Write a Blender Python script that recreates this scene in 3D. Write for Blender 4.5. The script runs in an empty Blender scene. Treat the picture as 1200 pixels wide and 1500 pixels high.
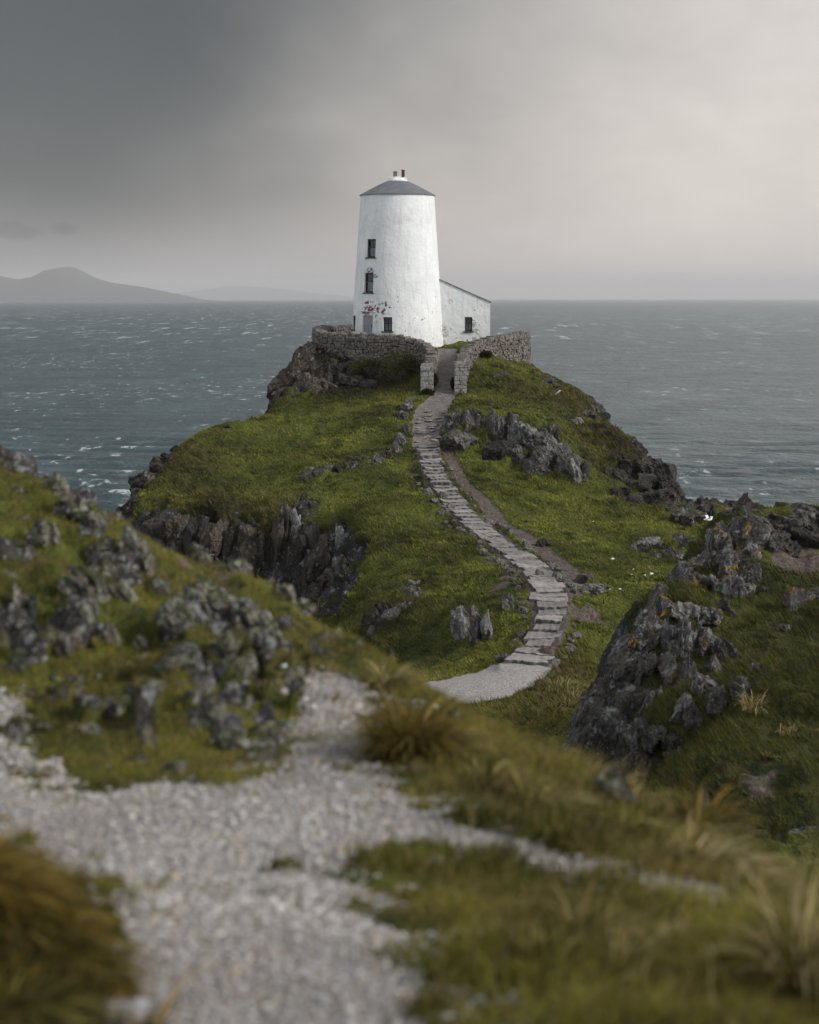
import bpy, bmesh, math, random
import numpy as np
from mathutils import Vector, Matrix

# ------------------------------------------------------------------ camera, sky, sun, exposure
F, CX, HY, H = 3000.0, 600.0, 437.0, 24.0      # focal length in photo pixels, centre column, horizon row, eye height over the sea
sc = bpy.context.scene
COL = sc.collection
cam_d = bpy.data.cameras.new("camera")
cam = bpy.data.objects.new("camera", cam_d)
COL.objects.link(cam)
cam.location = (0, 0, H)
cam.rotation_euler = (math.radians(90), 0, 0)
cam_d.sensor_fit = 'VERTICAL'
cam_d.sensor_height = 30.0
cam_d.lens = 60.0
cam_d.shift_y = -(750 - HY) / 1500.0
cam_d.clip_start = 0.1
cam_d.clip_end = 80000
cam_d.dof.use_dof = True
cam_d.dof.focus_distance = 98.0
cam_d.dof.aperture_fstop = 2.0
sc.camera = cam

SUN_AZ, SUN_EL = math.radians(112), math.radians(29)       # from the right
sun_d = bpy.data.lights.new("sun", 'SUN')
sun_d.energy = 2.5
sun_d.angle = math.radians(16)
sun_d.color = (1.0, 0.955, 0.90)
sun = bpy.data.objects.new("sun", sun_d)
COL.objects.link(sun)
sdir = Vector((math.sin(SUN_AZ) * math.cos(SUN_EL), math.cos(SUN_AZ) * math.cos(SUN_EL), math.sin(SUN_EL)))
sun.rotation_euler = sdir.to_track_quat('Z', 'Y').to_euler()

sc.view_settings.view_transform = 'Standard'
sc.view_settings.look = 'None'
sc.view_settings.exposure = 0.30
sc.view_settings.gamma = 1.0
sc.render.engine = 'CYCLES'
sc.cycles.use_denoising = True
sc.cycles.max_bounces = 5
sc.cycles.diffuse_bounces = 3
sc.cycles.glossy_bounces = 3
sc.cycles.volume_bounces = 0


class NT:
    """small helper for node trees"""
    def __init__(s, tree):
        s.t = tree
    def n(s, typ, **kw):
        nd = s.t.nodes.new(typ)
        for k, v in kw.items():
            if k == 'inp':
                for a, b in v.items():
                    if hasattr(b, 'is_linked') or isinstance(b, bpy.types.NodeSocket):
                        s.t.links.new(b, nd.inputs[a])
                    else:
                        nd.inputs[a].default_value = b
            else:
                setattr(nd, k, v)
        return nd
    def link(s, a, b):
        s.t.links.new(a, b)
    def math(s, op, a, b=None, c=None, clamp=False):
        inp = {0: a}
        if b is not None: inp[1] = b
        if c is not None: inp[2] = c
        return s.n('ShaderNodeMath', operation=op, use_clamp=clamp, inp=inp).outputs[0]
    def step(s, v, lo, hi, a=0.0, b=1.0):
        return s.n('ShaderNodeMapRange', interpolation_type='SMOOTHSTEP', inp={0: v, 1: lo, 2: hi, 3: a, 4: b}).outputs[0]
    def mix(s, f, a, b):
        nd = s.n('ShaderNodeMix', data_type='RGBA')
        for sock, v in ((nd.inputs[0], f), (nd.inputs[6], a), (nd.inputs[7], b)):
            if isinstance(v, bpy.types.NodeSocket): s.t.links.new(v, sock)
            elif isinstance(v, (tuple, list)): sock.default_value = (*v[:3], 1)
            else: sock.default_value = v
        return nd.outputs[2]
    def noise(s, vec, scale, detail=4, rough=0.55, dist=0.0):
        nd = s.n('ShaderNodeTexNoise', inp={'Scale': scale, 'Detail': detail, 'Roughness': rough, 'Distortion': dist})
        if vec is not None: s.t.links.new(vec, nd.inputs['Vector'])
        return nd.outputs['Fac']
    def mapping(s, vec, scale=(1, 1, 1), rot=(0, 0, 0), loc=(0, 0, 0)):
        nd = s.n('ShaderNodeMapping')
        s.t.links.new(vec, nd.inputs[0])
        nd.inputs['Scale'].default_value = scale
        nd.inputs['Rotation'].default_value = rot
        nd.inputs['Location'].default_value = loc
        return nd.outputs[0]


world = bpy.data.worlds.new("World")
sc.world = world
world.use_nodes = True
wt = NT(world.node_tree)
world.node_tree.nodes.clear()
w_out = wt.n('ShaderNodeOutputWorld')
w_bg = wt.n('ShaderNodeBackground', inp={'Strength': 0.1})
wt.link(w_bg.outputs[0], w_out.inputs[0])
sky_tex = wt.n('ShaderNodeTexSky', sky_type='NISHITA', sun_disc=False, sun_elevation=SUN_EL, sun_rotation=SUN_AZ)
tc = wt.n('ShaderNodeTexCoord')
gen = tc.outputs['Generated']
sep = wt.n('ShaderNodeSeparateXYZ', inp={0: gen})
az = wt.math('ARCTAN2', sep.outputs[0], sep.outputs[1])             # 0 straight ahead, positive to the right
el = wt.math('ARCSINE', sep.outputs[2])
cl1 = wt.noise(wt.mapping(gen, (1, 1, 1.3)), 5.0, 4, 0.5, 0.3)
cl2 = wt.noise(wt.mapping(gen, (1, 1, 1.7)), 11.0, 4, 0.5, 0.3)
wob = wt.math('ADD', wt.math('MULTIPLY', wt.math('SUBTRACT', cl1, 0.5), 0.16), wt.math('MULTIPLY', wt.math('SUBTRACT', cl2, 0.5), 0.03))
# the storm bank stands over the left half; its edge leans to the left toward the horizon
edge = wt.math('ADD', wt.math('SUBTRACT', az, wt.math('MULTIPLY', el, 0.55)), wob)
bright = wt.step(edge, -0.205, 0.145)
lowlight = wt.step(wt.math('ADD', el, wt.math('MULTIPLY', wob, 0.35)), 0.055, 0.012)   # paler strip under the bank
storm = wt.mix(lowlight, (0.46, 0.48, 0.485), (1.85, 1.74, 1.70))
clear = wt.mix(wt.step(el, 0.16, 0.0), (5.8, 5.38, 5.02), (6.4, 5.78, 5.35))
cloud = wt.mix(bright, storm, clear)
# two small dark scuds low on the left
scud_n = wt.noise(wt.mapping(gen, (70, 70, 160)), 1.0, 5, 0.6)
scud_m = None
for caz, cel, raz, rel in ((-0.190, 0.0325, 0.014, 0.0052), (-0.1665, 0.0335, 0.008, 0.0034), (-0.215, 0.033, 0.014, 0.004)):
    qa = wt.math('POWER', wt.math('DIVIDE', wt.math('SUBTRACT', az, caz), raz), 2.0)
    qe = wt.math('POWER', wt.math('DIVIDE', wt.math('SUBTRACT', el, cel), rel), 2.0)
    qq = wt.math('ADD', wt.math('ADD', qa, qe), wt.math('MULTIPLY', wt.math('SUBTRACT', scud_n, 0.5), 2.4))
    mk = wt.step(qq, 1.15, 0.2)
    scud_m = mk if scud_m is None else wt.math('MAXIMUM', scud_m, mk)
cloud = wt.mix(wt.math('MULTIPLY', scud_m, 0.85), cloud, (0.55, 0.55, 0.56))
# behind and above: even pale overcast
back = wt.step(wt.math('ABSOLUTE', az), 0.5, 1.3)
up = wt.step(el, 0.22, 0.7)
cloud = wt.mix(back, cloud, (5.2, 5.35, 5.6))
cloud = wt.mix(up, cloud, (5.0, 5.15, 5.4))
mott = wt.math('ADD', wt.math('ADD', 0.74, wt.math('MULTIPLY', cl2, 0.38)), wt.math('MULTIPLY', wt.noise(wt.mapping(gen, (1, 1, 2.6)), 34.0, 5, 0.6, 0.5), 0.13))
cl_m = wt.n('ShaderNodeMix', data_type='RGBA', blend_type='MULTIPLY')
cl_m.inputs[0].default_value = 1.0
wt.link(cloud, cl_m.inputs[6])
mcol = wt.n('ShaderNodeCombineXYZ', inp={0: mott, 1: mott, 2: mott})
wt.link(mcol.outputs[0], cl_m.inputs[7])
thin = wt.mix(0.06, cl_m.outputs[2], sky_tex.outputs[0])
wt.link(thin, w_bg.inputs['Color'])

# ------------------------------------------------------------------ maths helpers
rng = np.random.default_rng(7)
_G = rng.normal(size=(4096, 3)); _G /= np.linalg.norm(_G, axis=1)[:, None]
_R = rng.random((4096, 4))


def _hash(i, j, k):
    h = (i.astype(np.int64) * 73856093) ^ (j.astype(np.int64) * 19349663) ^ (k.astype(np.int64) * 83492791)
    h = (h ^ (h >> 13)) * 1274126177
    return (h ^ (h >> 16)) & 4095


def perlin(p):
    p = np.asarray(p, float)
    i = np.floor(p).astype(np.int64); f = p - i
    w = f * f * f * (f * (f * 6 - 15) + 10)
    out = np.zeros(len(p))
    for a in (0, 1):
        for b in (0, 1):
            for c in (0, 1):
                g = _G[_hash(i[:, 0] + a, i[:, 1] + b, i[:, 2] + c)]
                d = g[:, 0] * (f[:, 0] - a) + g[:, 1] * (f[:, 1] - b) + g[:, 2] * (f[:, 2] - c)
                ww = (w[:, 0] if a else 1 - w[:, 0]) * (w[:, 1] if b else 1 - w[:, 1]) * (w[:, 2] if c else 1 - w[:, 2])
                out += d * ww
    return out * 1.5


def fbm(p, octaves=4, gain=0.5, lac=2.03):
    p = np.asarray(p, float)
    a, s = 1.0, np.zeros(len(p))
    for o in range(octaves):
        s += a * perlin(p + 17.3 * o)
        p = p * lac; a *= gain
    return s


def n2(x, y, s, octaves=3, off=0.0):
    return fbm(np.stack([x * s + off, y * s - off, np.full_like(x, off * 1.7)], 1), octaves)


def vcell(p):
    """random value of the nearest cell, and distance to the cell border"""
    i = np.floor(p).astype(np.int64); f = p - i
    d1 = np.full(len(p), 9.0); d2 = np.full(len(p), 9.0); val = np.zeros(len(p))
    for a in (-1, 0, 1):
        for b in (-1, 0, 1):
            for c in (-1, 0, 1):
                r = _R[_hash(i[:, 0] + a, i[:, 1] + b, i[:, 2] + c)]
                d = np.sqrt((a + r[:, 0] - f[:, 0]) ** 2 + (b + r[:, 1] - f[:, 1]) ** 2 + (c + r[:, 2] - f[:, 2]) ** 2)
                near = d < d1
                d2 = np.where(near, d1, np.minimum(d2, d))
                val = np.where(near, r[:, 3], val)
                d1 = np.where(near, d, d1)
    return val, d2 - d1


def sstep(v, a, b):
    t = np.clip((v - a) / (b - a), 0, 1)
    return t * t * (3 - 2 * t)


def W(px, py, D):
    """point of the place seen at photo column px, row py, D metres ahead"""
    return np.array([(px - CX) * D / F, D, H - (py - HY) * D / F])


def tps_fit(pts, lam=0.02):
    pts = np.asarray(pts, float); n = len(pts)
    d = np.hypot(pts[:, None, 0] - pts[None, :, 0], pts[:, None, 1] - pts[None, :, 1])
    K = np.where(d > 0, d * d * np.log(d + 1e-12), 0) + lam * np.eye(n)
    P = np.c_[np.ones(n), pts[:, :2]]
    A = np.block([[K, P], [P.T, np.zeros((3, 3))]])
    sol = np.linalg.solve(A, np.r_[pts[:, 2], 0, 0, 0])
    def ev(x, y):
        x = np.asarray(x, float).ravel(); y = np.asarray(y, float).ravel()
        out = np.empty(len(x))
        for s in range(0, len(x), 20000):
            xx, yy = x[s:s + 20000], y[s:s + 20000]
            dd = (xx[:, None] - pts[None, :, 0]) ** 2 + (yy[:, None] - pts[None, :, 1]) ** 2
            out[s:s + 20000] = 0.5 * (dd * np.log(dd + 1e-12)) @ sol[:n] + sol[n] + sol[n + 1] * xx + sol[n + 2] * yy
        return out
    return ev


def seg_dist(x, y, poly):
    """distance to a polyline and the parameter (index along it)"""
    best = np.full(len(x), 1e9); par = np.zeros(len(x))
    for k in range(len(poly) - 1):
        ax, ay = poly[k][:2]; bx, by = poly[k + 1][:2]
        dx, dy = bx - ax, by - ay
        t = np.clip(((x - ax) * dx + (y - ay) * dy) / (dx * dx + dy * dy + 1e-9), 0, 1)
        d = np.hypot(x - ax - t * dx, y - ay - t * dy)
        m = d < best
        best = np.where(m, d, best); par = np.where(m, k + t, par)
    return best, par


def inside(x, y, poly):
    c = np.zeros(len(x), bool); n = len(poly)
    for k in range(n):
        ax, ay = poly[k]; bx, by = poly[(k + 1) % n]
        if ay == by: continue
        m = ((ay > y) != (by > y)) & (x < (bx - ax) * (y - ay) / (by - ay) + ax)
        c ^= m
    return c


# ------------------------------------------------------------------ object helpers
def link(o, parent=None):
    COL.objects.link(o)
    if parent: o.parent = parent
    return o


def tag(o, label=None, cat=None, group=None, kind=None):
    if label: o['label'] = label
    if cat: o['category'] = cat
    if group: o['group'] = group
    if kind: o['kind'] = kind
    return o


def empty(name, loc=(0, 0, 0), rz=0.0):
    o = bpy.data.objects.new(name, None)
    o.location = loc; o.rotation_euler = (0, 0, rz)
    o.empty_display_size = 0.3
    return link(o)


def np_mesh(name, V, faces, mat, parent=None, smooth=True, attrs=None, col=None, mats=None, midx=None):
    """faces: list of (N,k) int arrays (tri and quad arrays may be mixed)"""
    me = bpy.data.meshes.new(name)
    V = np.asarray(V, np.float32)
    me.vertices.add(len(V)); me.vertices.foreach_set('co', V.ravel())
    tot = sum(f.shape[0] for f in faces); loops = sum(f.size for f in faces)
    me.loops.add(loops); me.polygons.add(tot)
    me.loops.foreach_set('vertex_index', np.concatenate([f.ravel() for f in faces]).astype(np.int32))
    ltot = np.concatenate([np.full(f.shape[0], f.shape[1]) for f in faces]).astype(np.int32)
    me.polygons.foreach_set('loop_start', np.r_[0, np.cumsum(ltot)[:-1]].astype(np.int32))
    me.polygons.foreach_set('loop_total', ltot)
    me.polygons.foreach_set('use_smooth', np.full(tot, smooth, bool))
    for k, v in (attrs or {}).items():
        a = me.attributes.new(k, 'FLOAT', 'POINT'); a.data.foreach_set('value', np.asarray(v, np.float32))
    if col is not None:
        a = me.attributes.new('col', 'FLOAT_COLOR', 'POINT')
        a.data.foreach_set('color', np.c_[col, np.ones(len(col))].astype(np.float32).ravel())
    me.update(calc_edges=True); me.validate()
    for m in (mats or [mat]): me.materials.append(m)
    if midx is not None: me.polygons.foreach_set('material_index', midx.astype(np.int32))
    return link(bpy.data.objects.new(name, me), parent)


class MB:
    """collects boxes, prisms, lathes into one mesh"""
    def __init__(s): s.v, s.f = [], []
    def add(s, v, f):
        o = len(s.v); s.v += [tuple(p) for p in v]; s.f += [tuple(i + o for i in q) for q in f]
    def box(s, c, d, m=None, jit=0.0, r=random):
        pts = []
        for z in (-1, 1):
            for x, y in ((-1, -1), (1, -1), (1, 1), (-1, 1)):
                p = Vector((x * d[0] / 2, y * d[1] / 2, z * d[2] / 2))
                if jit: p += Vector((r.uniform(-jit, jit) * d[0], r.uniform(-jit, jit) * d[1], r.uniform(-jit, jit) * d[2]))
                if m is not None: p = m @ p
                pts.append(p + Vector(c))
        s.add(pts, [(0, 3, 2, 1), (4, 5, 6, 7), (0, 1, 5, 4), (1, 2, 6, 5), (2, 3, 7, 6), (3, 0, 4, 7)])
    def lathe(s, prof, n=48, c=(0, 0), a0=0.0):
        o = len(s.v)
        for r, z in prof:
            for k in range(n):
                a = a0 + 2 * math.pi * k / n
                s.v.append((c[0] + r * math.cos(a), c[1] + r * math.sin(a), z))
        for j in range(len(prof) - 1):
            for k in range(n):
                k2 = (k + 1) % n
                s.f.append((o + j * n + k, o + j * n + k2, o + (j + 1) * n + k2, o + (j + 1) * n + k))
    def build(s, name, mat, parent=None, smooth=False, bevel=0.0):
        me = bpy.data.meshes.new(name)
        me.from_pydata(s.v, [], s.f); me.update()
        me.materials.append(mat)
        if smooth:
            me.polygons.foreach_set('use_smooth', np.ones(len(me.polygons), bool))
        o = link(bpy.data.objects.new(name, me), parent)
        if bevel:
            b = o.modifiers.new('bevel', 'BEVEL'); b.width = bevel; b.segments = 2
        return o


# ------------------------------------------------------------------ materials
def new_mat(name):
    m = bpy.data.materials.new(name); m.use_nodes = True
    m.node_tree.nodes.clear()
    t = NT(m.node_tree)
    out = t.n('ShaderNodeOutputMaterial')
    p = t.n('ShaderNodeBsdfPrincipled')
    t.link(p.outputs[0], out.inputs[0])
    return m, t, p


def bump(t, p, h, strength, dist):
    b = t.n('ShaderNodeBump', inp={'Strength': strength, 'Distance': dist})
    t.link(h, b.inputs['Height']); t.link(b.outputs[0], p.inputs['Normal'])


def rock_color(t, co, dark=1.0, lichen=0.5, orange=0.5, sc_=1.0, moss=0.0, brown=0.0, lc=(0.27, 0.29, 0.285)):
    """weathered schist: grey brown, dark seams, pale crust lichen, orange lichen, moss"""
    base = t.noise(co, 1.3 * sc_, 6, 0.6)
    c = t.mix(t.step(base, 0.3, 0.7), (0.050 * dark, 0.045 * dark, 0.042 * dark), (0.155 * dark, 0.142 * dark, 0.132 * dark))
    if brown > 0: c = t.mix(brown, c, t.mix(t.step(base, 0.3, 0.7), (0.050 * dark, 0.036 * dark, 0.026 * dark), (0.185 * dark, 0.140 * dark, 0.100 * dark)))
    fine = t.noise(co, 9 * sc_, 5, 0.65)
    c = t.mix(t.math('MULTIPLY', t.step(fine, 0.48, 0.72), 0.5), c, (0.24 * dark, 0.225 * dark, 0.21 * dark))
    seam = t.noise(t.mapping(co, (2.4, 2.4, 0.5)), 2.0 * sc_, 4, 0.6)
    c = t.mix(t.step(t.math('ABSOLUTE', t.math('SUBTRACT', seam, 0.5)), 0.025, 0.0, 0.0, 0.75), c, (0.02, 0.018, 0.017))
    l1 = t.noise(co, 3.1 * sc_, 6, 0.68, 0.3)
    c = t.mix(t.step(l1, 0.665 - 0.16 * lichen, 0.69 - 0.16 * lichen, 0, 0.8), c, lc)
    l3 = t.noise(t.mapping(co, (1.7, 1.7, 0.6), loc=(2, 8, 1)), 5.5 * sc_, 5, 0.7, 0.2)
    c = t.mix(t.step(l3, 0.70 - 0.16 * lichen, 0.73 - 0.16 * lichen, 0, 0.75), c, (0.40, 0.42, 0.41))
    if orange > 0:
        l2 = t.noise(t.mapping(co, loc=(7, 3, 5)), 2.2 * sc_, 6, 0.7, 0.4)
        c = t.mix(t.step(l2, 0.72 - 0.16 * orange, 0.78 - 0.16 * orange, 0, 0.9), c, (0.34, 0.20, 0.028))
    if moss > 0:
        g = t.n('ShaderNodeNewGeometry')
        nz = t.n('ShaderNodeSeparateXYZ', inp={0: g.outputs['True Normal']}).outputs[2]
        mm = t.math('ADD', nz, t.math('MULTIPLY', t.math('SUBTRACT', t.noise(co, 2.5 * sc_, 4), 0.5), 1.2))
        c = t.mix(t.step(mm, 0.95 - 0.4 * moss, 1.15 - 0.4 * moss), c, (0.055, 0.062, 0.014))
    return c, fine, base


def make_rock_mat(name, **kw):
    m, t, p = new_mat(name)
    tcn = t.n('ShaderNodeTexCoord')
    oi = t.n('ShaderNodeObjectInfo')
    co = t.n('ShaderNodeVectorMath', operation='ADD')
    t.link(tcn.outputs['Object'], co.inputs[0])
    rv = t.n('ShaderNodeVectorMath', operation='SCALE', inp={0: oi.outputs['Location'], 3: 1.37})
    t.link(rv.outputs[0], co.inputs[1])
    c, fine, base = rock_color(t, co.outputs[0], **kw)
    t.link(c, p.inputs['Base Color'])
    p.inputs['Roughness'].default_value = 0.82
    p.inputs['Specular IOR Level'].default_value = 0.25
    s = kw.get('sc_', 1.0)
    h = t.math('ADD', t.math('MULTIPLY', t.noise(t.mapping(co.outputs[0], (1.8, 1.8, 0.7)), 5 * s, 6, 0.7), 1.0), t.math('MULTIPLY', fine, 0.5))
    bump(t, p, h, 1.0, 0.2 / s)
    return m


M = {}
M['rock'] = make_rock_mat('schist_rock', lichen=0.55, orange=0.35, moss=0.35)
M['rock_dark'] = make_rock_mat('dark_rock', brown=0.3, dark=0.46, lichen=0.1, orange=0.0)  # darker, browner rock tone with little lichen
M['rock_orange'] = make_rock_mat('rock_with_orange_lichen', lichen=0.7, orange=1.05, dark=0.9, moss=0.15)
M['rock_pale'] = make_rock_mat('pale_lichened_slab', lichen=0.95, orange=0.3, dark=1.3)
M['rock_brown'] = make_rock_mat('brown_cliff_rock', lichen=0.35, orange=0.3, brown=0.7, dark=0.75)
M['rock_near'] = make_rock_mat('near_lichened_rock', lichen=0.95, orange=0.25, dark=1.1, sc_=4.0, moss=1.0, brown=0.45, lc=(0.30, 0.31, 0.215))
M['rock_step'] = make_rock_mat('step_edging_rock', lichen=0.65, orange=0.2, sc_=2.5, dark=1.2, moss=0.3)

# terrain: grass / dry / heath / soil / rock / path by attributes
def make_ground_mat(name, near):
    m, t, p = new_mat(name)
    tcn = t.n('ShaderNodeTexCoord'); co = tcn.outputs['Object']
    at = lambda n: t.n('ShaderNodeAttribute', attribute_name=n).outputs['Fac']
    s = 4.0 if near else 1.0
    a = t.noise(co, 0.35 * s, 4, 0.6); b = t.noise(co, 2.3 * s, 5, 0.65); c_ = t.noise(co, 9.0 * s, 4, 0.7)
    g = t.mix(t.step(a, 0.33, 0.66), (0.034, 0.049, 0.010), (0.130, 0.145, 0.026))
    g = t.mix(t.math('MULTIPLY', t.step(b, 0.45, 0.7), 0.6), g, (0.125, 0.116, 0.026))
    g = t.mix(t.math('MULTIPLY', t.step(c_, 0.56, 0.42), 0.55), g, (0.020, 0.026, 0.007))
    dry = t.mix(t.step(b, 0.35, 0.68), (0.050, 0.042, 0.016), (0.125, 0.098, 0.042))
    g = t.mix(t.math('MULTIPLY', at('dry'), t.step(t.math('ADD', b, t.math('MULTIPLY', at('dry'), 0.35)), 0.5, 0.72)), g, dry)
    heath_shade = t.mix(t.step(b, 0.4, 0.68), (0.013, 0.012, 0.008), (0.046, 0.040, 0.020))
    g = t.mix(at('heath_shade'), g, heath_shade)
    rc, fine, base = rock_color(t, co, dark=0.62, lichen=0.52 if not near else 0.7, orange=0.22, sc_=1.0 if not near else 3.5)
    rk = at('rock')
    rmask = t.step(t.math('ADD', rk, t.math('MULTIPLY', t.math('SUBTRACT', b, 0.5), 0.9)), 0.42, 0.58)
    g = t.mix(rmask, g, rc)
    soil = t.mix(t.step(c_, 0.35, 0.65), (0.078, 0.060, 0.050), (0.175, 0.142, 0.124))
    smask = t.step(t.math('ADD', at('soil'), t.math('MULTIPLY', t.math('SUBTRACT', b, 0.5), 0.8)), 0.4, 0.6)
    g = t.mix(smask, g, soil)
    if near:
        v = t.n('ShaderNodeTexVoronoi', inp={'Scale': 75.0}); t.link(co, v.inputs['Vector'])
        sp = t.n('ShaderNodeSeparateColor'); t.link(v.outputs['Color'], sp.inputs[0])
        pth = t.mix(sp.outputs[0], (0.27, 0.248, 0.232), (0.45, 0.425, 0.40))
        pth = t.mix(t.step(sp.outputs[1], 0.82, 0.86), pth, (0.60, 0.585, 0.56))
        pth = t.mix(t.step(sp.outputs[2], 0.85, 0.9), pth, (0.30, 0.20, 0.125))
        pth = t.mix(t.step(a, 0.58, 0.75, 0, 0.45), pth, (0.15, 0.125, 0.105))
        ph = t.math('MULTIPLY', v.outputs['Distance'], -1.2)
    else:
        pth = t.mix(t.step(b, 0.3, 0.7), (0.165, 0.142, 0.132), (0.265, 0.24, 0.23))
        pth = t.mix(t.math('MULTIPLY', t.step(c_, 0.55, 0.4), 0.5), pth, (0.13, 0.108, 0.098))
        pth = t.mix(t.step(t.noise(t.mapping(co, (0.8, 2.2, 1)), 3.2, 3, 0.6), 0.52, 0.40, 0, 0.6), pth, (0.10, 0.088, 0.082))
        pth = t.mix(at('pale'), pth, t.mix(t.step(t.noise(co, 14, 4, 0.75), 0.35, 0.65), (0.24, 0.22, 0.205), (0.44, 0.415, 0.395)))
        ph = t.math('MULTIPLY', t.math('ADD', c_, b), 0.45)
    pm = t.step(t.math('ADD', at('path'), t.math('MULTIPLY', t.math('SUBTRACT', c_, 0.5), 0.7)), 0.4, 0.6)
    g = t.mix(pm, g, pth)
    t.link(g, p.inputs['Base Color'])
    p.inputs['Roughness'].default_value = 0.9
    p.inputs['Specular IOR Level'].default_value = 0.15
    tuft = t.noise(t.mapping(co, (1.0, 1.0, 0.6)), (6.0 if not near else 30.0), 5, 0.7)
    h = t.math('ADD', t.math('MULTIPLY', b, 0.7), tuft)
    h = t.math('ADD', h, t.math('MULTIPLY', t.math('MULTIPLY', rmask, t.noise(t.mapping(co, (2.2, 2.2, 0.6)), 3.5 * (1 if not near else 3), 6, 0.75)), 1.6))
    hm = t.n('ShaderNodeMix', data_type='FLOAT')
    t.link(pm, hm.inputs[0]); t.link(h, hm.inputs[2]); t.link(ph, hm.inputs[3])
    bump(t, p, hm.outputs[0], 0.9, 0.22 if not near else 0.03)
    return m


M['land'] = make_ground_mat('headland_turf', False)
M['near'] = make_ground_mat('near_turf_and_gravel', True)


def make_blade_mat():
    m, t, p = new_mat('grass_blades')
    a = t.n('ShaderNodeAttribute', attribute_name='col')
    t.link(a.outputs['Color'], p.inputs['Base Color'])
    p.inputs['Roughness'].default_value = 0.75
    p.inputs['Specular IOR Level'].default_value = 0.12
    tr = t.n('ShaderNodeBsdfTranslucent'); t.link(a.outputs['Color'], tr.inputs[0])
    mx = t.n('ShaderNodeMixShader', inp={0: 0.25})
    t.link(p.outputs[0], mx.inputs[1]); t.link(tr.outputs[0], mx.inputs[2])
    t.link(mx.outputs[0], t.t.nodes['Material Output'].inputs[0])
    return m


M['blade'] = make_blade_mat()


def make_pebble_mat():
    m, t, p = new_mat('pebbles')
    a = t.n('ShaderNodeAttribute', attribute_name='col')
    t.link(a.outputs['Color'], p.inputs['Base Color'])
    p.inputs['Roughness'].default_value = 0.6
    return m


M['pebble'] = make_pebble_mat()


def simple(name, col, rough=0.7, var=0.25, scale=3.0, bmp=0.0, spec=0.3):
    m, t, p = new_mat(name)
    co = t.n('ShaderNodeTexCoord').outputs['Object']
    n = t.noise(co, scale, 5, 0.65)
    lo = tuple(c * (1 - var) for c in col); hi = tuple(min(1, c * (1 + var)) for c in col)
    t.link(t.mix(t.step(n, 0.3, 0.7), lo, hi), p.inputs['Base Color'])
    p.inputs['Roughness'].default_value = rough
    p.inputs['Specular IOR Level'].default_value = spec
    if bmp: bump(t, p, t.noise(co, scale * 3, 5, 0.7), 0.6, bmp)
    return m


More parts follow.
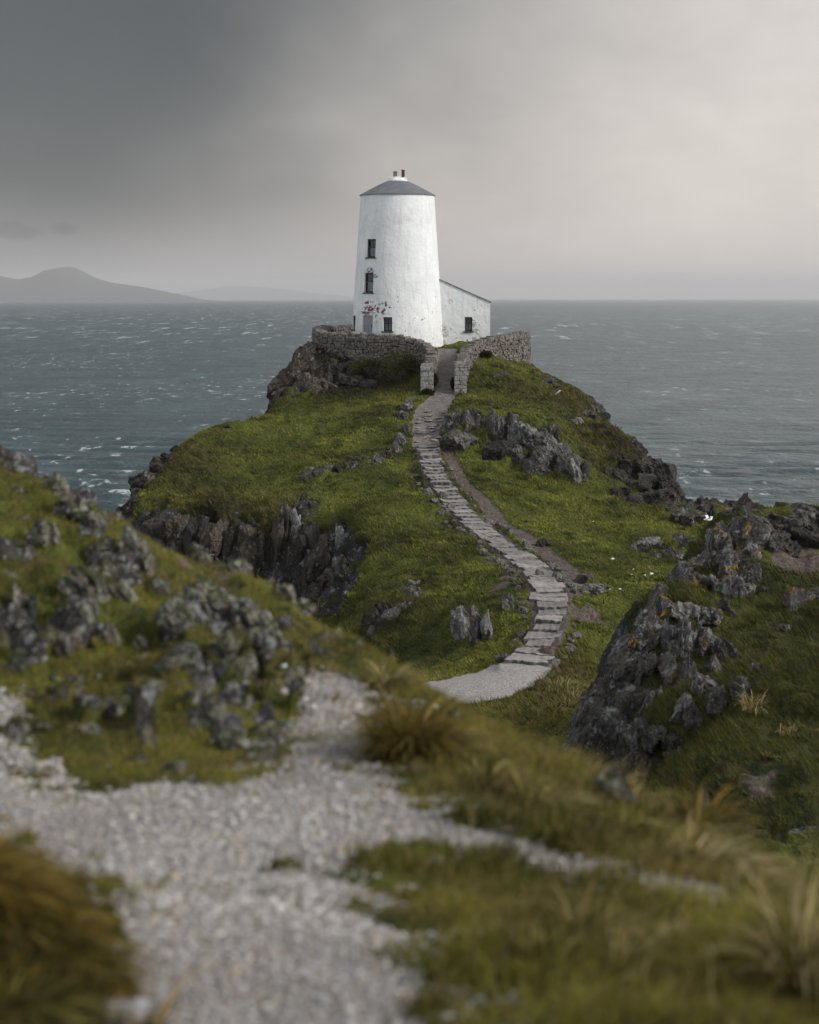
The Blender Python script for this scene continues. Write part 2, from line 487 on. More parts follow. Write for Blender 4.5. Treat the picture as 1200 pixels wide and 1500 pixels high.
def make_whitewash(name):
    """limewashed render: cream blotches, grey streaks, flaked patches and red-brown scabs under the upper windows"""
    m, t, p = new_mat(name)
    tcn = t.n('ShaderNodeTexCoord'); co = tcn.outputs['Object']
    s = t.n('ShaderNodeSeparateXYZ', inp={0: co})
    z = s.outputs[2]; x = s.outputs[0]
    blot = t.noise(co, 0.9, 5, 0.6)
    c = t.mix(t.step(blot, 0.35, 0.7), (0.68, 0.70, 0.70), (0.76, 0.775, 0.77))
    streak = t.noise(t.mapping(co, (5, 5, 0.45)), 1.0, 5, 0.65)
    c = t.mix(t.step(streak, 0.48, 0.72, 0, 0.5), c, (0.50, 0.50, 0.48))
    top = t.math('MULTIPLY', t.step(t.math('ABSOLUTE', t.math('SUBTRACT', z, 7.6)), 0.9, 0.0), t.step(t.noise(co, 1.7, 5, 0.7), 0.45, 0.7))
    c = t.mix(t.math('MULTIPLY', top, 0.35), c, (0.40, 0.40, 0.38))
    low = t.math('MULTIPLY', t.step(z, 3.6, 0.2), t.step(t.noise(co, 2.6, 6, 0.7), 0.5, 0.75))
    c = t.mix(t.math('MULTIPLY', low, 0.8), c, (0.42, 0.40, 0.36))
    # small dark flakes, more of them low down
    fl = t.noise(co, 5.2, 4, 0.62, 0.2)
    zone = t.noise(t.mapping(co, loc=(3, 1, 8)), 0.55, 2)
    th = t.math('SUBTRACT', 0.752, t.math('ADD', t.step(z, 5.2, 1.8, 0.0, 0.085), t.math('MULTIPLY', t.step(zone, 0.45, 0.62), 0.05)))
    fmask = t.step(t.math('SUBTRACT', fl, th), 0.0, 0.02)
    c = t.mix(fmask, c, (0.10, 0.085, 0.085))
    # scabs under and over the middle window
    def patch(cx, cy, cz, rx, rz, col, lo_, sc_=5.0, off=0.0):
        d = t.n('ShaderNodeVectorMath', operation='SUBTRACT'); t.link(co, d.inputs[0]); d.inputs[1].default_value = (cx, cy, cz)
        q = t.n('ShaderNodeVectorMath', operation='MULTIPLY'); t.link(d.outputs[0], q.inputs[0]); q.inputs[1].default_value = (1 / rx, 1 / rx, 1 / rz)
        ln = t.n('ShaderNodeVectorMath', operation='LENGTH'); t.link(q.outputs[0], ln.inputs[0])
        k = t.math('MULTIPLY', t.step(ln.outputs['Value'], 1.0, 0.55), t.step(t.noise(t.mapping(co, loc=(off, off, off)), sc_, 4, 0.6), lo_, lo_ + 0.03))
        return t.mix(k, c_in[0], col)
    c_in = [c]
    for args in ((-1.66, -1.95, 2.55, 0.62, 0.36, (0.19, 0.075, 0.092), 0.49, 5.5, 1.0),
                 (-1.62, -1.9, 3.0, 0.5, 0.12, (0.20, 0.06, 0.08), 0.45, 6.0, 2.0),
                 (-1.60, -1.86, 4.86, 0.42, 0.26, (0.17, 0.14, 0.18), 0.45, 9.0, 3.0),
                 (-1.25, -2.05, 4.55, 0.3, 0.16, (0.10, 0.085, 0.11), 0.52, 8.0, 4.0),
                 (-0.9, -2.4, 2.7, 0.9, 0.5, (0.12, 0.08, 0.09), 0.565, 5.0, 5.0),
                 (1.35, -2.3, 2.05, 0.6, 0.12, (0.05, 0.05, 0.05), 0.58, 7.0, 6.0),
                 (3.15, -0.4, 3.05, 0.2, 0.2, (0.60, 0.47, 0.46), 0.40, 4.0, 7.0),
                 (4.55, -0.4, 1.4, 0.45, 0.95, (0.36, 0.35, 0.33), 0.53, 5.0, 8.0),
                 (2.75, -0.4, 1.0, 0.35, 0.9, (0.45, 0.43, 0.39), 0.52, 4.0, 9.0)):
        c_in[0] = patch(*args)
    c = c_in[0]
    t.link(c, p.inputs['Base Color'])
    p.inputs['Roughness'].default_value = 0.85
    p.inputs['Specular IOR Level'].default_value = 0.2
    h = t.math('ADD', t.noise(co, 3.0, 6, 0.65), t.math('MULTIPLY', fmask, -0.6))
    bump(t, p, h, 0.7, 0.07)
    return m


M['white'] = make_whitewash('limewashed_wall')
M['lead'] = simple('whitened_cap', (0.68, 0.68, 0.66), 0.8, 0.2, 4)
M['pot_grey'] = simple('grey_pot', (0.13, 0.14, 0.15), 0.8)
M['pot_red'] = simple('terracotta_pot', (0.11, 0.062, 0.050), 0.8)
M['frame'] = simple('dark_painted_frame', (0.035, 0.032, 0.033), 0.6)
M['sill'] = simple('slate_sill', (0.06, 0.056, 0.055), 0.8)
M['curtain'] = simple('pale_curtain', (0.62, 0.65, 0.67), 0.9, 0.3, 6)
M['door'] = simple('weathered_grey_door', (0.27, 0.28, 0.295), 0.75, 0.18, 5, 0.01)
M['lintel'] = simple('dull_lintel', (0.42, 0.42, 0.41), 0.85)
M['stone'] = make_rock_mat('wall_stone', lichen=0.65, orange=0.25, dark=1.5, sc_=2.6, brown=0.35)
M['stone_core'] = make_rock_mat('wall_core', lichen=0.1, orange=0.0, dark=0.7, sc_=2.0)
M['pillar'] = make_rock_mat('whitewashed_pillar_stone', lichen=1.15, orange=0.1, dark=1.5, sc_=2.2, brown=0.3)
M['bird'] = simple('white_plumage', (0.80, 0.80, 0.78), 0.8, 0.05)
M['birdgrey'] = simple('grey_plumage', (0.33, 0.35, 0.37), 0.8, 0.1)
M['stick'] = simple('bleached_wood', (0.62, 0.60, 0.56), 0.8, 0.1)


def make_glass():
    m, t, p = new_mat('window_glass')
    p.inputs['Base Color'].default_value = (0.55, 0.6, 0.62, 1)
    p.inputs['Roughness'].default_value = 0.05
    p.inputs['Transmission Weight'].default_value = 1.0
    p.inputs['IOR'].default_value = 1.45
    return m


M['glass'] = make_glass()


def make_slate():
    m, t, p = new_mat('roof_slates')
    co = t.n('ShaderNodeTexCoord').outputs['Object']
    s = t.n('ShaderNodeSeparateXYZ', inp={0: co})
    ang = t.math('ARCTAN2', s.outputs[0], s.outputs[1])
    v = t.n('ShaderNodeCombineXYZ', inp={0: t.math('MULTIPLY', ang, 1.3), 1: t.math('MULTIPLY', s.outputs[2], 2.6), 2: 0.0})
    br = t.n('ShaderNodeTexBrick', inp={'Scale': 5.0, 'Mortar Size': 0.02, 'Color1': (0.115, 0.125, 0.14, 1), 'Color2': (0.165, 0.175, 0.195, 1), 'Mortar': (0.04, 0.042, 0.047, 1)})
    t.link(v.outputs[0], br.inputs['Vector'])
    n = t.noise(co, 3, 4)
    t.link(t.mix(t.step(n, 0.45, 0.75, 0, 0.4), br.outputs[0], (0.22, 0.225, 0.23)), p.inputs['Base Color'])
    p.inputs['Roughness'].default_value = 0.6
    bump(t, p, br.outputs['Fac'], -0.5, 0.02)
    return m


M['slate'] = make_slate()


def make_step_mat():
    m, t, p = new_mat('worn_step_slab')
    co = t.n('ShaderNodeTexCoord').outputs['Object']
    g = t.n('ShaderNodeNewGeometry')
    b = t.noise(co, 2.2, 5, 0.65); c_ = t.noise(co, 11, 5, 0.7)
    c = t.mix(t.step(b, 0.3, 0.7), (0.165, 0.147, 0.138), (0.29, 0.268, 0.256))
    c = t.mix(t.step(c_, 0.55, 0.75, 0, 0.6), c, (0.15, 0.13, 0.12))
    oi = t.n('ShaderNodeObjectInfo')
    hs = t.n('ShaderNodeHueSaturation', inp={'Value': t.math('ADD', 0.72, t.math('MULTIPLY', oi.outputs['Random'], 0.5)), 'Color': c}); c = hs.outputs[0]
    c = t.mix(t.step(t.noise(co, 1.3, 4, 0.7), 0.60, 0.68, 0, 0.8), c, (0.075, 0.078, 0.03))
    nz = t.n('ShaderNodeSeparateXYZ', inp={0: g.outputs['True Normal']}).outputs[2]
    face = t.mix(t.step(b, 0.35, 0.65), (0.06, 0.056, 0.054), (0.15, 0.142, 0.138))   # side faces of the slab, darker than its tread
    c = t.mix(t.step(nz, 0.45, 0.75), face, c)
    t.link(c, p.inputs['Base Color'])
    p.inputs['Roughness'].default_value = 0.85
    bump(t, p, t.math('ADD', b, t.math('MULTIPLY', c_, 0.5)), 0.7, 0.05)
    return m


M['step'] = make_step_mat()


def make_sea_mat():
    m, t, p = new_mat('sea_water')
    co = t.n('ShaderNodeTexCoord').outputs['Object']
    big = t.noise(t.mapping(co, (0.004, 0.0022, 1)), 1.0, 4, 0.6)
    mid = t.noise(t.mapping(co, (0.05, 0.028, 1)), 1.0, 5, 0.65)
    c = t.mix(t.step(big, 0.35, 0.65), (0.042, 0.082, 0.092), (0.074, 0.116, 0.121))
    c = t.mix(t.step(mid, 0.40, 0.58, 0, 0.85), c, (0.030, 0.052, 0.060))
    # whitecaps: short crests, grouped in gusty patches
    cr = t.noise(t.mapping(co, (0.34, 0.13, 1)), 1.0, 4, 0.62, 0.25)
    br = t.noise(t.mapping(co, (1.6, 0.7, 1)), 1.0, 3, 0.7)
    gust = t.noise(t.mapping(co, (0.012, 0.007, 1), loc=(4, 9, 0)), 1.0, 3)
    hgt = t.n('ShaderNodeAttribute', attribute_name='crest').outputs['Fac']
    v = t.math('ADD', cr, t.math('MULTIPLY', t.math('SUBTRACT', br, 0.5), 0.16))
    v = t.math('ADD', v, t.math('MULTIPLY', t.math('SUBTRACT', gust, 0.5), 0.22))
    v = t.math('ADD', v, t.math('MULTIPLY', hgt, 0.035))
    far_c = t.noise(t.mapping(co, (0.075, 0.026, 1), loc=(40, 3, 0)), 1.0, 5, 0.68, 0.2)
    v = t.math('MAXIMUM', v, t.math('ADD', t.math('MULTIPLY', far_c, 0.97), t.math('MULTIPLY', t.math('SUBTRACT', gust, 0.5), 0.14)))
    sxyz = t.n('ShaderNodeSeparateXYZ', inp={0: co})
    row = t.noise(t.mapping(co, (0.10, 0.0075, 1), loc=(11, 5, 0)), 1.0, 5, 0.72, 0.1)
    v = t.math('MAXIMUM', v, t.math('MULTIPLY', row, t.step(sxyz.outputs[1], 350, 1500, 0.85, 1.09)))
    foam = t.step(v, 0.622, 0.70)
    thin = t.math('MULTIPLY', t.step(v, 0.54, 0.68), 0.10)
    c = t.mix(t.math('MAXIMUM', thin, t.math('MULTIPLY', foam, 0.9)), c, (0.57, 0.61, 0.61))
    t.link(c, p.inputs['Base Color'])
    t.link(t.step(foam, 0, 1, 0.28, 0.8), p.inputs['Roughness'])
    p.inputs['IOR'].default_value = 1.33
    h = t.math('ADD', t.math('MULTIPLY', mid, 3.0), t.math('MULTIPLY', t.noise(t.mapping(co, (0.45, 0.25, 1)), 1.0, 6, 0.72), 1.0))
    bump(t, p, h, 1.0, 1.5)
    return m


M['sea'] = make_sea_mat()


def make_flat(name, col):
    m, t, p = new_mat(name)
    co = t.n('ShaderNodeTexCoord').outputs['Object']
    n = t.noise(co, 0.004, 4)
    t.link(t.mix(n, tuple(c * 0.7 for c in col), tuple(c * 1.3 for c in col)), p.inputs['Base Color'])
    p.inputs['Roughness'].default_value = 1.0
    return m


M['farhill'] = make_flat('far_hillside', (0.05, 0.055, 0.05))

# ------------------------------------------------------------------ the headland: control points (column, row, metres ahead)
HB = [
 # platform round the tower and wall feet
 (655,512,117.5),(650,545,114.5),(649,578,112),(632,600,109.5),(627,620,107),(625,648,103.3),
 (485,511,119),(560,518,117),(605,522,115.8),(618,545,114),
 (450,532,117.5),(500,545,116.6),(560,548,115.6),(600,560,114.2),(430,570,115.5),(500,578,114.6),(560,572,113.6),
 (405,600,113),(470,592,112.4),(540,580,112.4),(605,576,112.2),(600,600,109.5),
 # green shoulder on the left
 (400,606,111),(330,627,109),(255,662,106),(215,702,102),(182,755,98),
 (450,640,107),(350,660,104),(300,700,100),(500,640,106),(560,620,107),(590,640,104.5),(420,690,100),(330,715,97.5),(260,720,99),
 (560,672,100),(500,680,100),(590,665,102),
 (290,738,95.5),(360,742,94.8),(420,715,97),(450,698,98.4),(465,710,97.2),(540,690,98.2),(600,690,99),
 (450,722,96),(500,740,93),(600,720,95.5),(620,700,97.5),
 # cliff lip and foot
 (250,752,94.8),(310,758,94),(380,760,93.6),(415,738,94.8),(440,758,92.6),(500,762,90.6),(512,795,87),
 (240,820,93.6),(300,850,92.4),(380,862,91.6),(430,868,90.4),(480,862,88),(500,850,86.2),
 (250,900,92),(350,930,89.5),(440,930,86),(490,920,81),
 # green slope under the steps
 (560,800,85),(640,780,87.5),(700,800,82.5),(740,830,77.3),(620,830,81),(550,850,80),(530,830,83),(700,850,76),(760,870,73),(660,870,75.5),(600,868,76.8),
 (545,880,77.5),(560,882,75.2),(620,886,72.4),(700,888,70.2),(750,886,69.8),
 (520,945,73.2),(540,950,71.6),(600,960,69.2),(640,964,68),(700,955,67.4),(740,945,66.8),
 # hollow at the foot of the steps
 (620,985,64.4),(700,985,62.8),(760,976,62),(680,1000,60.5),(630,1025,58.4),(720,1020,58.8),(790,1000,60.2),(700,1060,55.4),(760,1080,54.4),(680,1090,53.6),(820,1050,57),(830,1000,61),
 # steps and side track
 (632,680,99),(652,720,94),(672,745,90.5),(700,770,87),(735,797,82.5),(785,835,76),(797,852,73.5),(806,868,71.5),(805,880,70.2),(803,915,67.1),(790,945,64.6),(768,972,62.2),
 # right of the gate
 (690,576,112),(725,566,112.8),(700,540,114.8),(720,520,117),(768,531,120.5),(745,530,118.5),
 (760,550,115.4),(800,590,111),(850,577,116.5),(885,632,111.5),(880,604,115),(930,652,109),(985,716,104),(990,742,100),(900,700,103),(950,728,100.5),
 (660,600,107.6),(700,602,105),(760,606,104.4),(800,627,103.4),(850,682,100.6),(720,590,107.5),(780,600,108),(830,640,106),
 (660,652,102.8),(700,660,102),(760,692,100.4),(820,708,99.2),(850,718,98.6),
 (680,680,99),(720,720,95),(780,740,93),(850,745,93),(920,745,94),(990,746,95.5),(750,770,89),(850,790,86),(950,782,88),(900,822,80),(1000,800,86),(830,850,75),(900,852,75.5),(950,862,74.2),(1000,850,76),
 (870,890,71),(900,925,69),(850,930,67),(830,960,63.8),(880,970,65),(950,900,73),
 # the knoll on the right
 (1015,800,48.5),(1050,782,49),(1090,768,50),(1130,764,50),(1190,756,50.5),(1170,828,46),(1120,860,44),(1050,885,43.3),(1180,900,41.5),(1080,940,40),(1150,980,37.5),
 (1000,1000,38.8),(1100,1050,34),(1180,1100,31),(1000,1130,31.5),(900,1130,36),(1100,1200,27),(950,1200,28.5),(1190,1280,23.5),(1050,1280,24),
 (962,885,45.2),(905,955,43),(875,1005,41.5),(846,1080,40.2),(836,1120,39.5),
]
ptsB = [W(*c) for c in HB]
ptsB += [np.array(p, float) for p in (
 (-4.6,122.5,21.0),(-1,126,21.0),(3,126,20.9),(6.2,123,20.9),(0,118.5,20.95),(4,118.8,20.9),(-3.6,119.3,21.0),(-0.7,122,21.0),
 # falling away on every side, down to the sea
 (-7.3,119,18.0),(-8.4,117.5,16.0),(-10.5,119,10),(-14,122,3),(-20,122,-2),(-10,113,14.0),(-12,118,7),(-13.6,109.5,12.5),(-15.5,112,7),(-20,114,0),(-15.2,104,10),(-17,102,6),(-21,102,0),
 (-15.6,97,8.5),(-18,95,3.5),(-22,92,-1),(-16,90,6),(-13,88,8),(-8,84,9),(-5,78,9.5),(-12,78,6),(-18,75,2),(-8,66,9.5),(-14,60,6),(-22,60,0),(-4,64,11.3),(-6,52,10),(-14,45,7),(-22,40,2),
 (0,50,12),(3,50,12),(-2,42,12),(0,34,12.3),(3.3,34,12.8),(-8,30,10),(-14,26,8),(0,24,13),(4,24,14.2),(1.5,28,13),(2.9,42,12.4),(2.3,46,12.2),(3.6,47,12.4),(3.7,44,12.8),(2.6,39,12.8),(4.4,50,12.6),(4.9,54,12.6),(6.5,57,13.0),(2.5,36,12.9),
 (-5,132,17),(2,134,17),(6,131,17.5),(-8,136,9),(2,142,7),(10,138,6),(-14,140,-2),(14,145,-2),(0,152,-3),
 (9.0,123,17.3),(10.5,126,12),(13,127,6),(17,128,-1),(11.6,119.5,15.0),(14,121,8),(17,120,1),(13.6,114.5,12.5),(16,115,5),(14.3,109.5,11),(17,110,3),(15.4,104.5,8.5),(18,105,2),(21,104,-2),
 (16,96,13.4),(19,94,11),(22,92,6),(26,90,0),(18,84,13),(22,80,11),(28,78,4),(14,70,13),(20,66,13),(28,62,8),(9,57.5,13.6),(12.5,60,13.5),(16,57,16),
 (15,48,18.6),(15,40,18.2),(14,33,17.2),(13,26,16.5),(9.0,21,15.8),(20,50,17.5),(22,40,17),(20,28,16),(5.5,21,15.0))]
_tpsB = tps_fit(ptsB, 0.05)

STEP_LINE = [(627,653,103),(632,680,99),(640,700,96.5),(652,720,94),(672,745,90.5),(700,770,87),(735,797,82.5),(760,815,79.5),(785,835,76),(797,852,73.5),(806,868,71.5),(806,880,70.2),(807,900,68.4),(803,915,67.1),(797,930,65.9),(790,945,64.6),(782,958,63.4),(768,972,62.2)]
PATH_LINE = [(655,509,118.2),(653,545,114.5),(649,578,112),(634,600,109.5),(628,620,107),(626,648,103.3)] + STEP_LINE
PATH_W = [1.15,1.05,1.3,1.95,1.75,1.5] + [1.45,1.3,1.3,1.35,1.4,1.4,1.3,1.35,1.4,1.4,1.6,1.5,1.35,1.25,1.2,1.2,1.35,1.7]
GRAV_LINE = [(772,970,62.4),(740,984,61.6),(700,997,60.6),(650,1008,59.8),(600,1012,59.4),(520,1010,59.4),(420,1000,60.5)]
GRAV_W = [2.0,2.9,3.6,4.0,4.0,3.8,3.0]
TRACK_LINE = [(654,652,102.8),(663,680,99.2),(678,704,96.4),(695,720,94.4),(722,746,91),(757,775,86.5),(800,806,81),(828,830,77.2),(838,850,74.5),(826,866,72.2)]
TRACK_W = [0.55,0.65,0.7,0.75,0.85,0.9,0.95,1.05,1.1,1.2]
pl = [W(*c) for c in PATH_LINE]; gl = [W(*c) for c in GRAV_LINE]; tl = [W(*c) for c in TRACK_LINE]


def blob(x, y, lst):
    m = np.zeros(len(x))
    for px, py, D, r, a in lst:
        c = W(px, py, D)
        m = np.maximum(m, a * np.exp(-((x - c[0]) ** 2 + (y - c[1]) ** 2) / (r * r)))
    return m


ROCKZ = [(425,565,115.5,2.2,1.2),(445,530,117.5,1.5,0.9),(690,625,104.3,1.0,1.0),(740,650,102.6,1.5,1.2),(800,660,101.8,1.7,1.2),(840,695,100,1.0,1.1),
         (960,715,103.5,1.7,0.9),(880,610,114,0.9,0.8),(870,600,114.5,0.9,0.7),(990,735,100.5,1.4,0.7),
         (440,760,93,1.3,1.0),(490,790,88,1.2,1.1),(340,790,92.8,1.6,1.0),(290,790,93.2,1.5,1.0),(250,775,94.2,1.6,1.0),(390,810,92,1.6,1.1),(330,830,92.2,1.6,1.0),(220,750,96,1.3,0.8),(200,720,100.5,1.3,0.8),
         (520,680,99.3,0.7,0.7),(470,703,98,0.7,0.7),(595,640,104,0.45,0.6),(600,600,109.7,0.4,0.6),
         (560,920,73.8,1.0,0.8),(690,920,72.4,0.8,0.5),(600,870,76.6,0.5,0.6),
         (955,800,85.5,1.2,0.8),(985,815,83,1.2,0.9),(880,855,75,0.7,0.7),(1010,760,93,2.0,0.9),
         (860,930,69.6,0.7,0.5),(960,900,45,0.9,1.0),(930,950,43,1.0,1.1),(890,1040,41,1.1,1.2),(870,1090,40,1.0,1.2),(950,1050,38.4,0.8,0.6),
         (1080,800,48.5,0.8,0.9),(1160,770,49.7,1.2,0.8)]
SOILZ = [(855,935,69.4,1.1,0.75),(750,855,75.6,0.6,0.75),(735,862,74.6,0.6,0.7),(1175,832,46,0.9,0.9),(700,585,110.8,0.5,0.6),(605,580,111.6,0.5,0.6),(630,760,89.2,0.5,0.4),
         (600,690,98.6,0.35,0.7),(770,915,70,0.5,0.5),(830,890,70.5,0.5,0.6),(1080,1010,37,0.4,0.5),(1110,1195,27.5,0.6,0.55),(720,965,68,0.4,0.5)]
DRYZ = [(800,580,112,4,0.8),(850,600,113,4,0.9),(900,660,106,3,1.0),(250,690,102,4,0.55),(300,740,96,3,0.7),(380,745,95,2.4,0.7),(640,820,83,3,0.35),(860,1020,62,3.5,1.0),(780,1060,58,2.5,0.8),(830,990,65,2,0.6),
        (1080,950,39,1.4,0.6),(1150,1120,31,1.6,0.6),(930,760,92,4,0.4),(560,870,77,2,0.5),(950,1180,28,1.6,0.5)]
HEATH_SHADEZ = [(540,545,115.9,3.6,1.0),(460,545,117,2.6,0.9),(600,548,114.8,0.9,1.0),(590,940,72.6,2.2,0.7),(480,880,88,3.0,0.5),(310,770,94,2.0,0.7),(880,690,103,1.6,0.5),(900,650,107,2.0,0.7),(935,690,104.5,2.0,0.8),(868,608,114,1.5,0.6),(820,590,112,2.0,0.35),(760,560,114,1.6,0.3),(1050,1120,31,7,0.42),(1150,950,40,6,0.42),(1000,950,42,5,0.35),(500,660,102,1.6,0.35),(400,670,103,2.0,0.3),(560,790,86,1.8,0.35),(640,860,77,1.6,0.3),(300,690,101,2.0,0.35),(860,560,116,2.0,0.35),(780,560,114,1.6,0.3),(740,720,95,1.6,0.3)]  # heath patches; the wide knoll zones put cloud shade into the ground colour


def base_B(x, y):
    x = np.asarray(x, float).ravel(); y = np.asarray(y, float).ravel()
    z = _tpsB(x, y)
    dp, sp_ = seg_dist(x, y, pl); wp = np.interp(sp_, np.arange(len(PATH_W)), PATH_W) / 2
    dg, sg = seg_dist(x, y, gl); wg = np.interp(sg, np.arange(len(GRAV_W)), GRAV_W) / 2
    dt, st = seg_dist(x, y, tl); wt_ = np.interp(st, np.arange(len(TRACK_W)), TRACK_W) / 2
    jit = n2(x, y, 1.6, 3, 4.0) * 0.12
    mp = sstep(wp - dp + jit, -0.08, 0.08); mg = sstep(wg - dg + jit, -0.12, 0.12); mt = sstep(wt_ - dt + jit * 0.8, -0.06, 0.10)
    near = np.minimum(np.minimum(dp - wp, dg - wg), dt - wt_)
    rough = sstep(near, -0.1, 1.4)
    gx = _tpsB(x + 0.3, y); gy = _tpsB(x, y + 0.3)
    slope = np.hypot(gx - z, gy - z) / 0.3
    z = z + rough * (n2(x, y, 0.33, 3, 1.0) * 0.20 * sstep(y, 48, 70) + n2(x, y, 0.6, 3, 5.0) * 0.07 + n2(x, y, 1.5, 3, 2.0) * 0.07)
    # trodden ways sit flush with the smooth surface, a little sunk
    zp = np.interp(sp_, np.arange(len(pl)), [p[2] for p in pl])
    z = np.where(mp > 0, z * (1 - 0.8 * mp) + (zp - 0.07) * 0.8 * mp, z)
    z = z - 0.07 * mt
    rock = sstep(slope + n2(x, y, 0.8, 3, 6.0) * 0.35, 0.95, 1.45)
    rock = np.maximum(rock, blob(x, y, ROCKZ) * (0.75 + n2(x, y, 0.9, 3, 9.0) * 0.5))
    soft = np.clip(mp + mg + mt, 0, 1)
    rock = np.clip(rock, 0, 1) * (1 - soft)
    heath_shade = np.clip(blob(x, y, HEATH_SHADEZ) * 1.3, 0, 1) * (1 - soft)
    rock = rock * (1 - 0.3 * heath_shade)
    stepz = sstep(sp_, 5.6, 6.2) * (1 - sstep(sp_, 22.4, 23.0)); ms = mp * stepz; mp = mp * (1 - stepz)
    a = dict(rock=rock, path=np.clip(mp + mg, 0, 1), pale=mg, soil=np.clip(np.maximum(np.maximum(blob(x, y, SOILZ), mt * 0.95), ms * 0.75), 0, 1) * (1 - np.clip(mp + mg, 0, 1)),
             dry=np.clip(blob(x, y, DRYZ), 0, 1), heath_shade=heath_shade)
    return z, a


def zB(x, y):
    return float(base_B([x], [y])[0][0])


def grid_object(D_rows, us, base, off, rock_fn, mat, ground_name, path_name, key='path'):
    U, DD = np.meshgrid(us, D_rows)
    x = (U * (DD + off)).ravel(); y = DD.ravel()
    z, a = base(x, y)
    nr, nc = U.shape
    Z = z.reshape(nr, nc); X = x.reshape(nr, nc); Y = y.reshape(nr, nc)
    P = np.stack([X, Y, Z], -1)
    du = np.gradient(P, axis=1); dv = np.gradient(P, axis=0)
    nrm = np.cross(du, dv); nrm /= np.linalg.norm(nrm, axis=-1, keepdims=True)
    P = P.reshape(-1, 3); nrm = nrm.reshape(-1, 3)
    P = rock_fn(P, nrm, a)
    idx = np.arange(nr * nc).reshape(nr, nc)
    q = np.stack([idx[:-1, :-1], idx[:-1, 1:], idx[1:, 1:], idx[1:, :-1]], -1).reshape(-1, 4)
    pm = a[key][q].mean(1) > 0.5
    for nm, sel in ((ground_name, ~pm), (path_name, pm)):
        qq = q[sel]
        used, inv = np.unique(qq, return_inverse=True)
        o = np_mesh(nm, P[used], [inv.reshape(-1, 4)], mat, attrs={k: v[used] for k, v in a.items()})
        tag(o, kind='structure')
    return P, nrm, a, q


def rockB(P, nrm, a):
    r = a['rock']; m = r > 0.04
    p = P[m]
    sh = np.array([0.25, -0.15, 0])            # beds lean over to the left
    q = p.copy(); q[:, 0] += p[:, 2] * 0.25; q[:, 1] += p[:, 2] * -0.1
    q += np.stack([perlin(p * 0.9), perlin(p * 0.9 + 9), perlin(p * 0.9 + 21)], 1) * 0.35
    v1, e1 = vcell(q * np.array([0.9, 0.9, 0.36]) + 3)
    v2, e2 = vcell(q * np.array([2.3, 2.3, 0.9]) + 11)
    d = (v1 - 0.42) * 0.85 + (v2 - 0.5) * 0.36 - 0.22 * sstep(e1, 0.10, 0.0) - 0.10 * sstep(e2, 0.10, 0.0)
    d += fbm(p * 2.6, 3) * 0.09
    k = sstep(r[m], 0.04, 0.6) * (0.42 + 0.58 * sstep(p[:, 1], 48, 68))
    out = P.copy()
    n = nrm[m].copy()
    out[m] = p + n * (d * k)[:, None]
    # tussocky turf elsewhere
    tuf = fbm(P * 2.6, 3) * 0.055 + np.maximum(0, fbm(P * 1.3 + 40, 3)) * 0.34 * np.clip(a['dry'] + a['heath_shade'], 0, 1)
    out += nrm * (tuf * (1 - sstep(r, 0.1, 0.5)) * (1 - np.clip(a['path'], 0, 1)))[:, None]
    return out


rowsB = np.concatenate([np.geomspace(19, 55, 520), np.arange(55.1, 132, 0.115), np.arange(132, 156, 0.5)])
usB = np.linspace(-0.235, 0.215, 620)
PB, NB, AB, QB = grid_object(rowsB, usB, base_B, 10.0, rockB, M['land'], 'headland', 'footpath')

# ------------------------------------------------------------------ the near ground
HA = [(300,1490,5.0),(100,1300,6.2),(300,1300,6.2),(500,1400,5.6),(450,1200,7.4),(200,1160,7.9),(400,1140,8.1),(20,1150,7.9),(500,1060,9.2),(480,990,10.4),(445,985,10.5),(0,1040,9.0),
      (30,1380,5.2),(-40,1290,5.4),(90,1440,4.95),(-20,1480,4.7),(160,1460,5.05),
      (600,1250,6.9),(700,1300,6.45),(700,1450,5.25),(900,1400,5.55),(1000,1350,5.9),(1150,1450,5.1),(1190,1400,5.4),(800,1250,6.9),(1000,1290,6.5),(1150,1350,6.05),
      (1230,1345,6.3),(1100,1295,6.9),(930,1195,7.9),(850,1140,8.7),(750,1105,9.0),(680,1075,9.5),(620,1020,10.2),(560,968,11),
      (60,1000,9.6),(150,1080,8.9),(250,1060,9.1),(100,900,11),(250,950,10.4),(350,1000,9.9),(400,1050,9.3),(50,800,12.8),(200,850,12),(350,900,11.6),(450,930,11.4),
      (-60,660,15),(0,676,15),(80,706,15),(170,760,15),(230,785,14.6),(290,806,14.3),(350,834,14),(430,884,13),(500,934,12)]
ptsA = [W(*c) for c in HA]
ptsA += [np.array(p, float) for p in (
 (0,3,22.22),(-2.5,3,22.35),(2.5,3,22.3),(0,1,22.2),(-3,6,22.35),(3.5,4.5,22.3),
 (-4.6,15,23.2),(-5,10,22.8),(-6,16,23.2),
 (-3.2,17.5,22.0),(-2.2,17,21.3),(-1.2,16.2,20.8),(-0.4,14,20.9),(0.3,12.6,20.9),(0.9,11.4,20.9),(1.5,9.6,21.3),(2.1,8.6,21.2),(2.6,7.4,21.2),
 (-5,19,21.8),(-4,21,19.5),(-2,21,18),(0,17,18.5),(1.5,14,18.8),(3,11,19.2),(4.2,8,20.2),
 (-6,25,15),(-3,25,13.5),(0,22,14),(2,18,15.5),(4,14,16.8),(6,10,18.2),(3,22,12),(7,16,15),(0,27,10),(-6,29,9),(6,24,11))]
_tpsA = tps_fit(ptsA, 0.002)


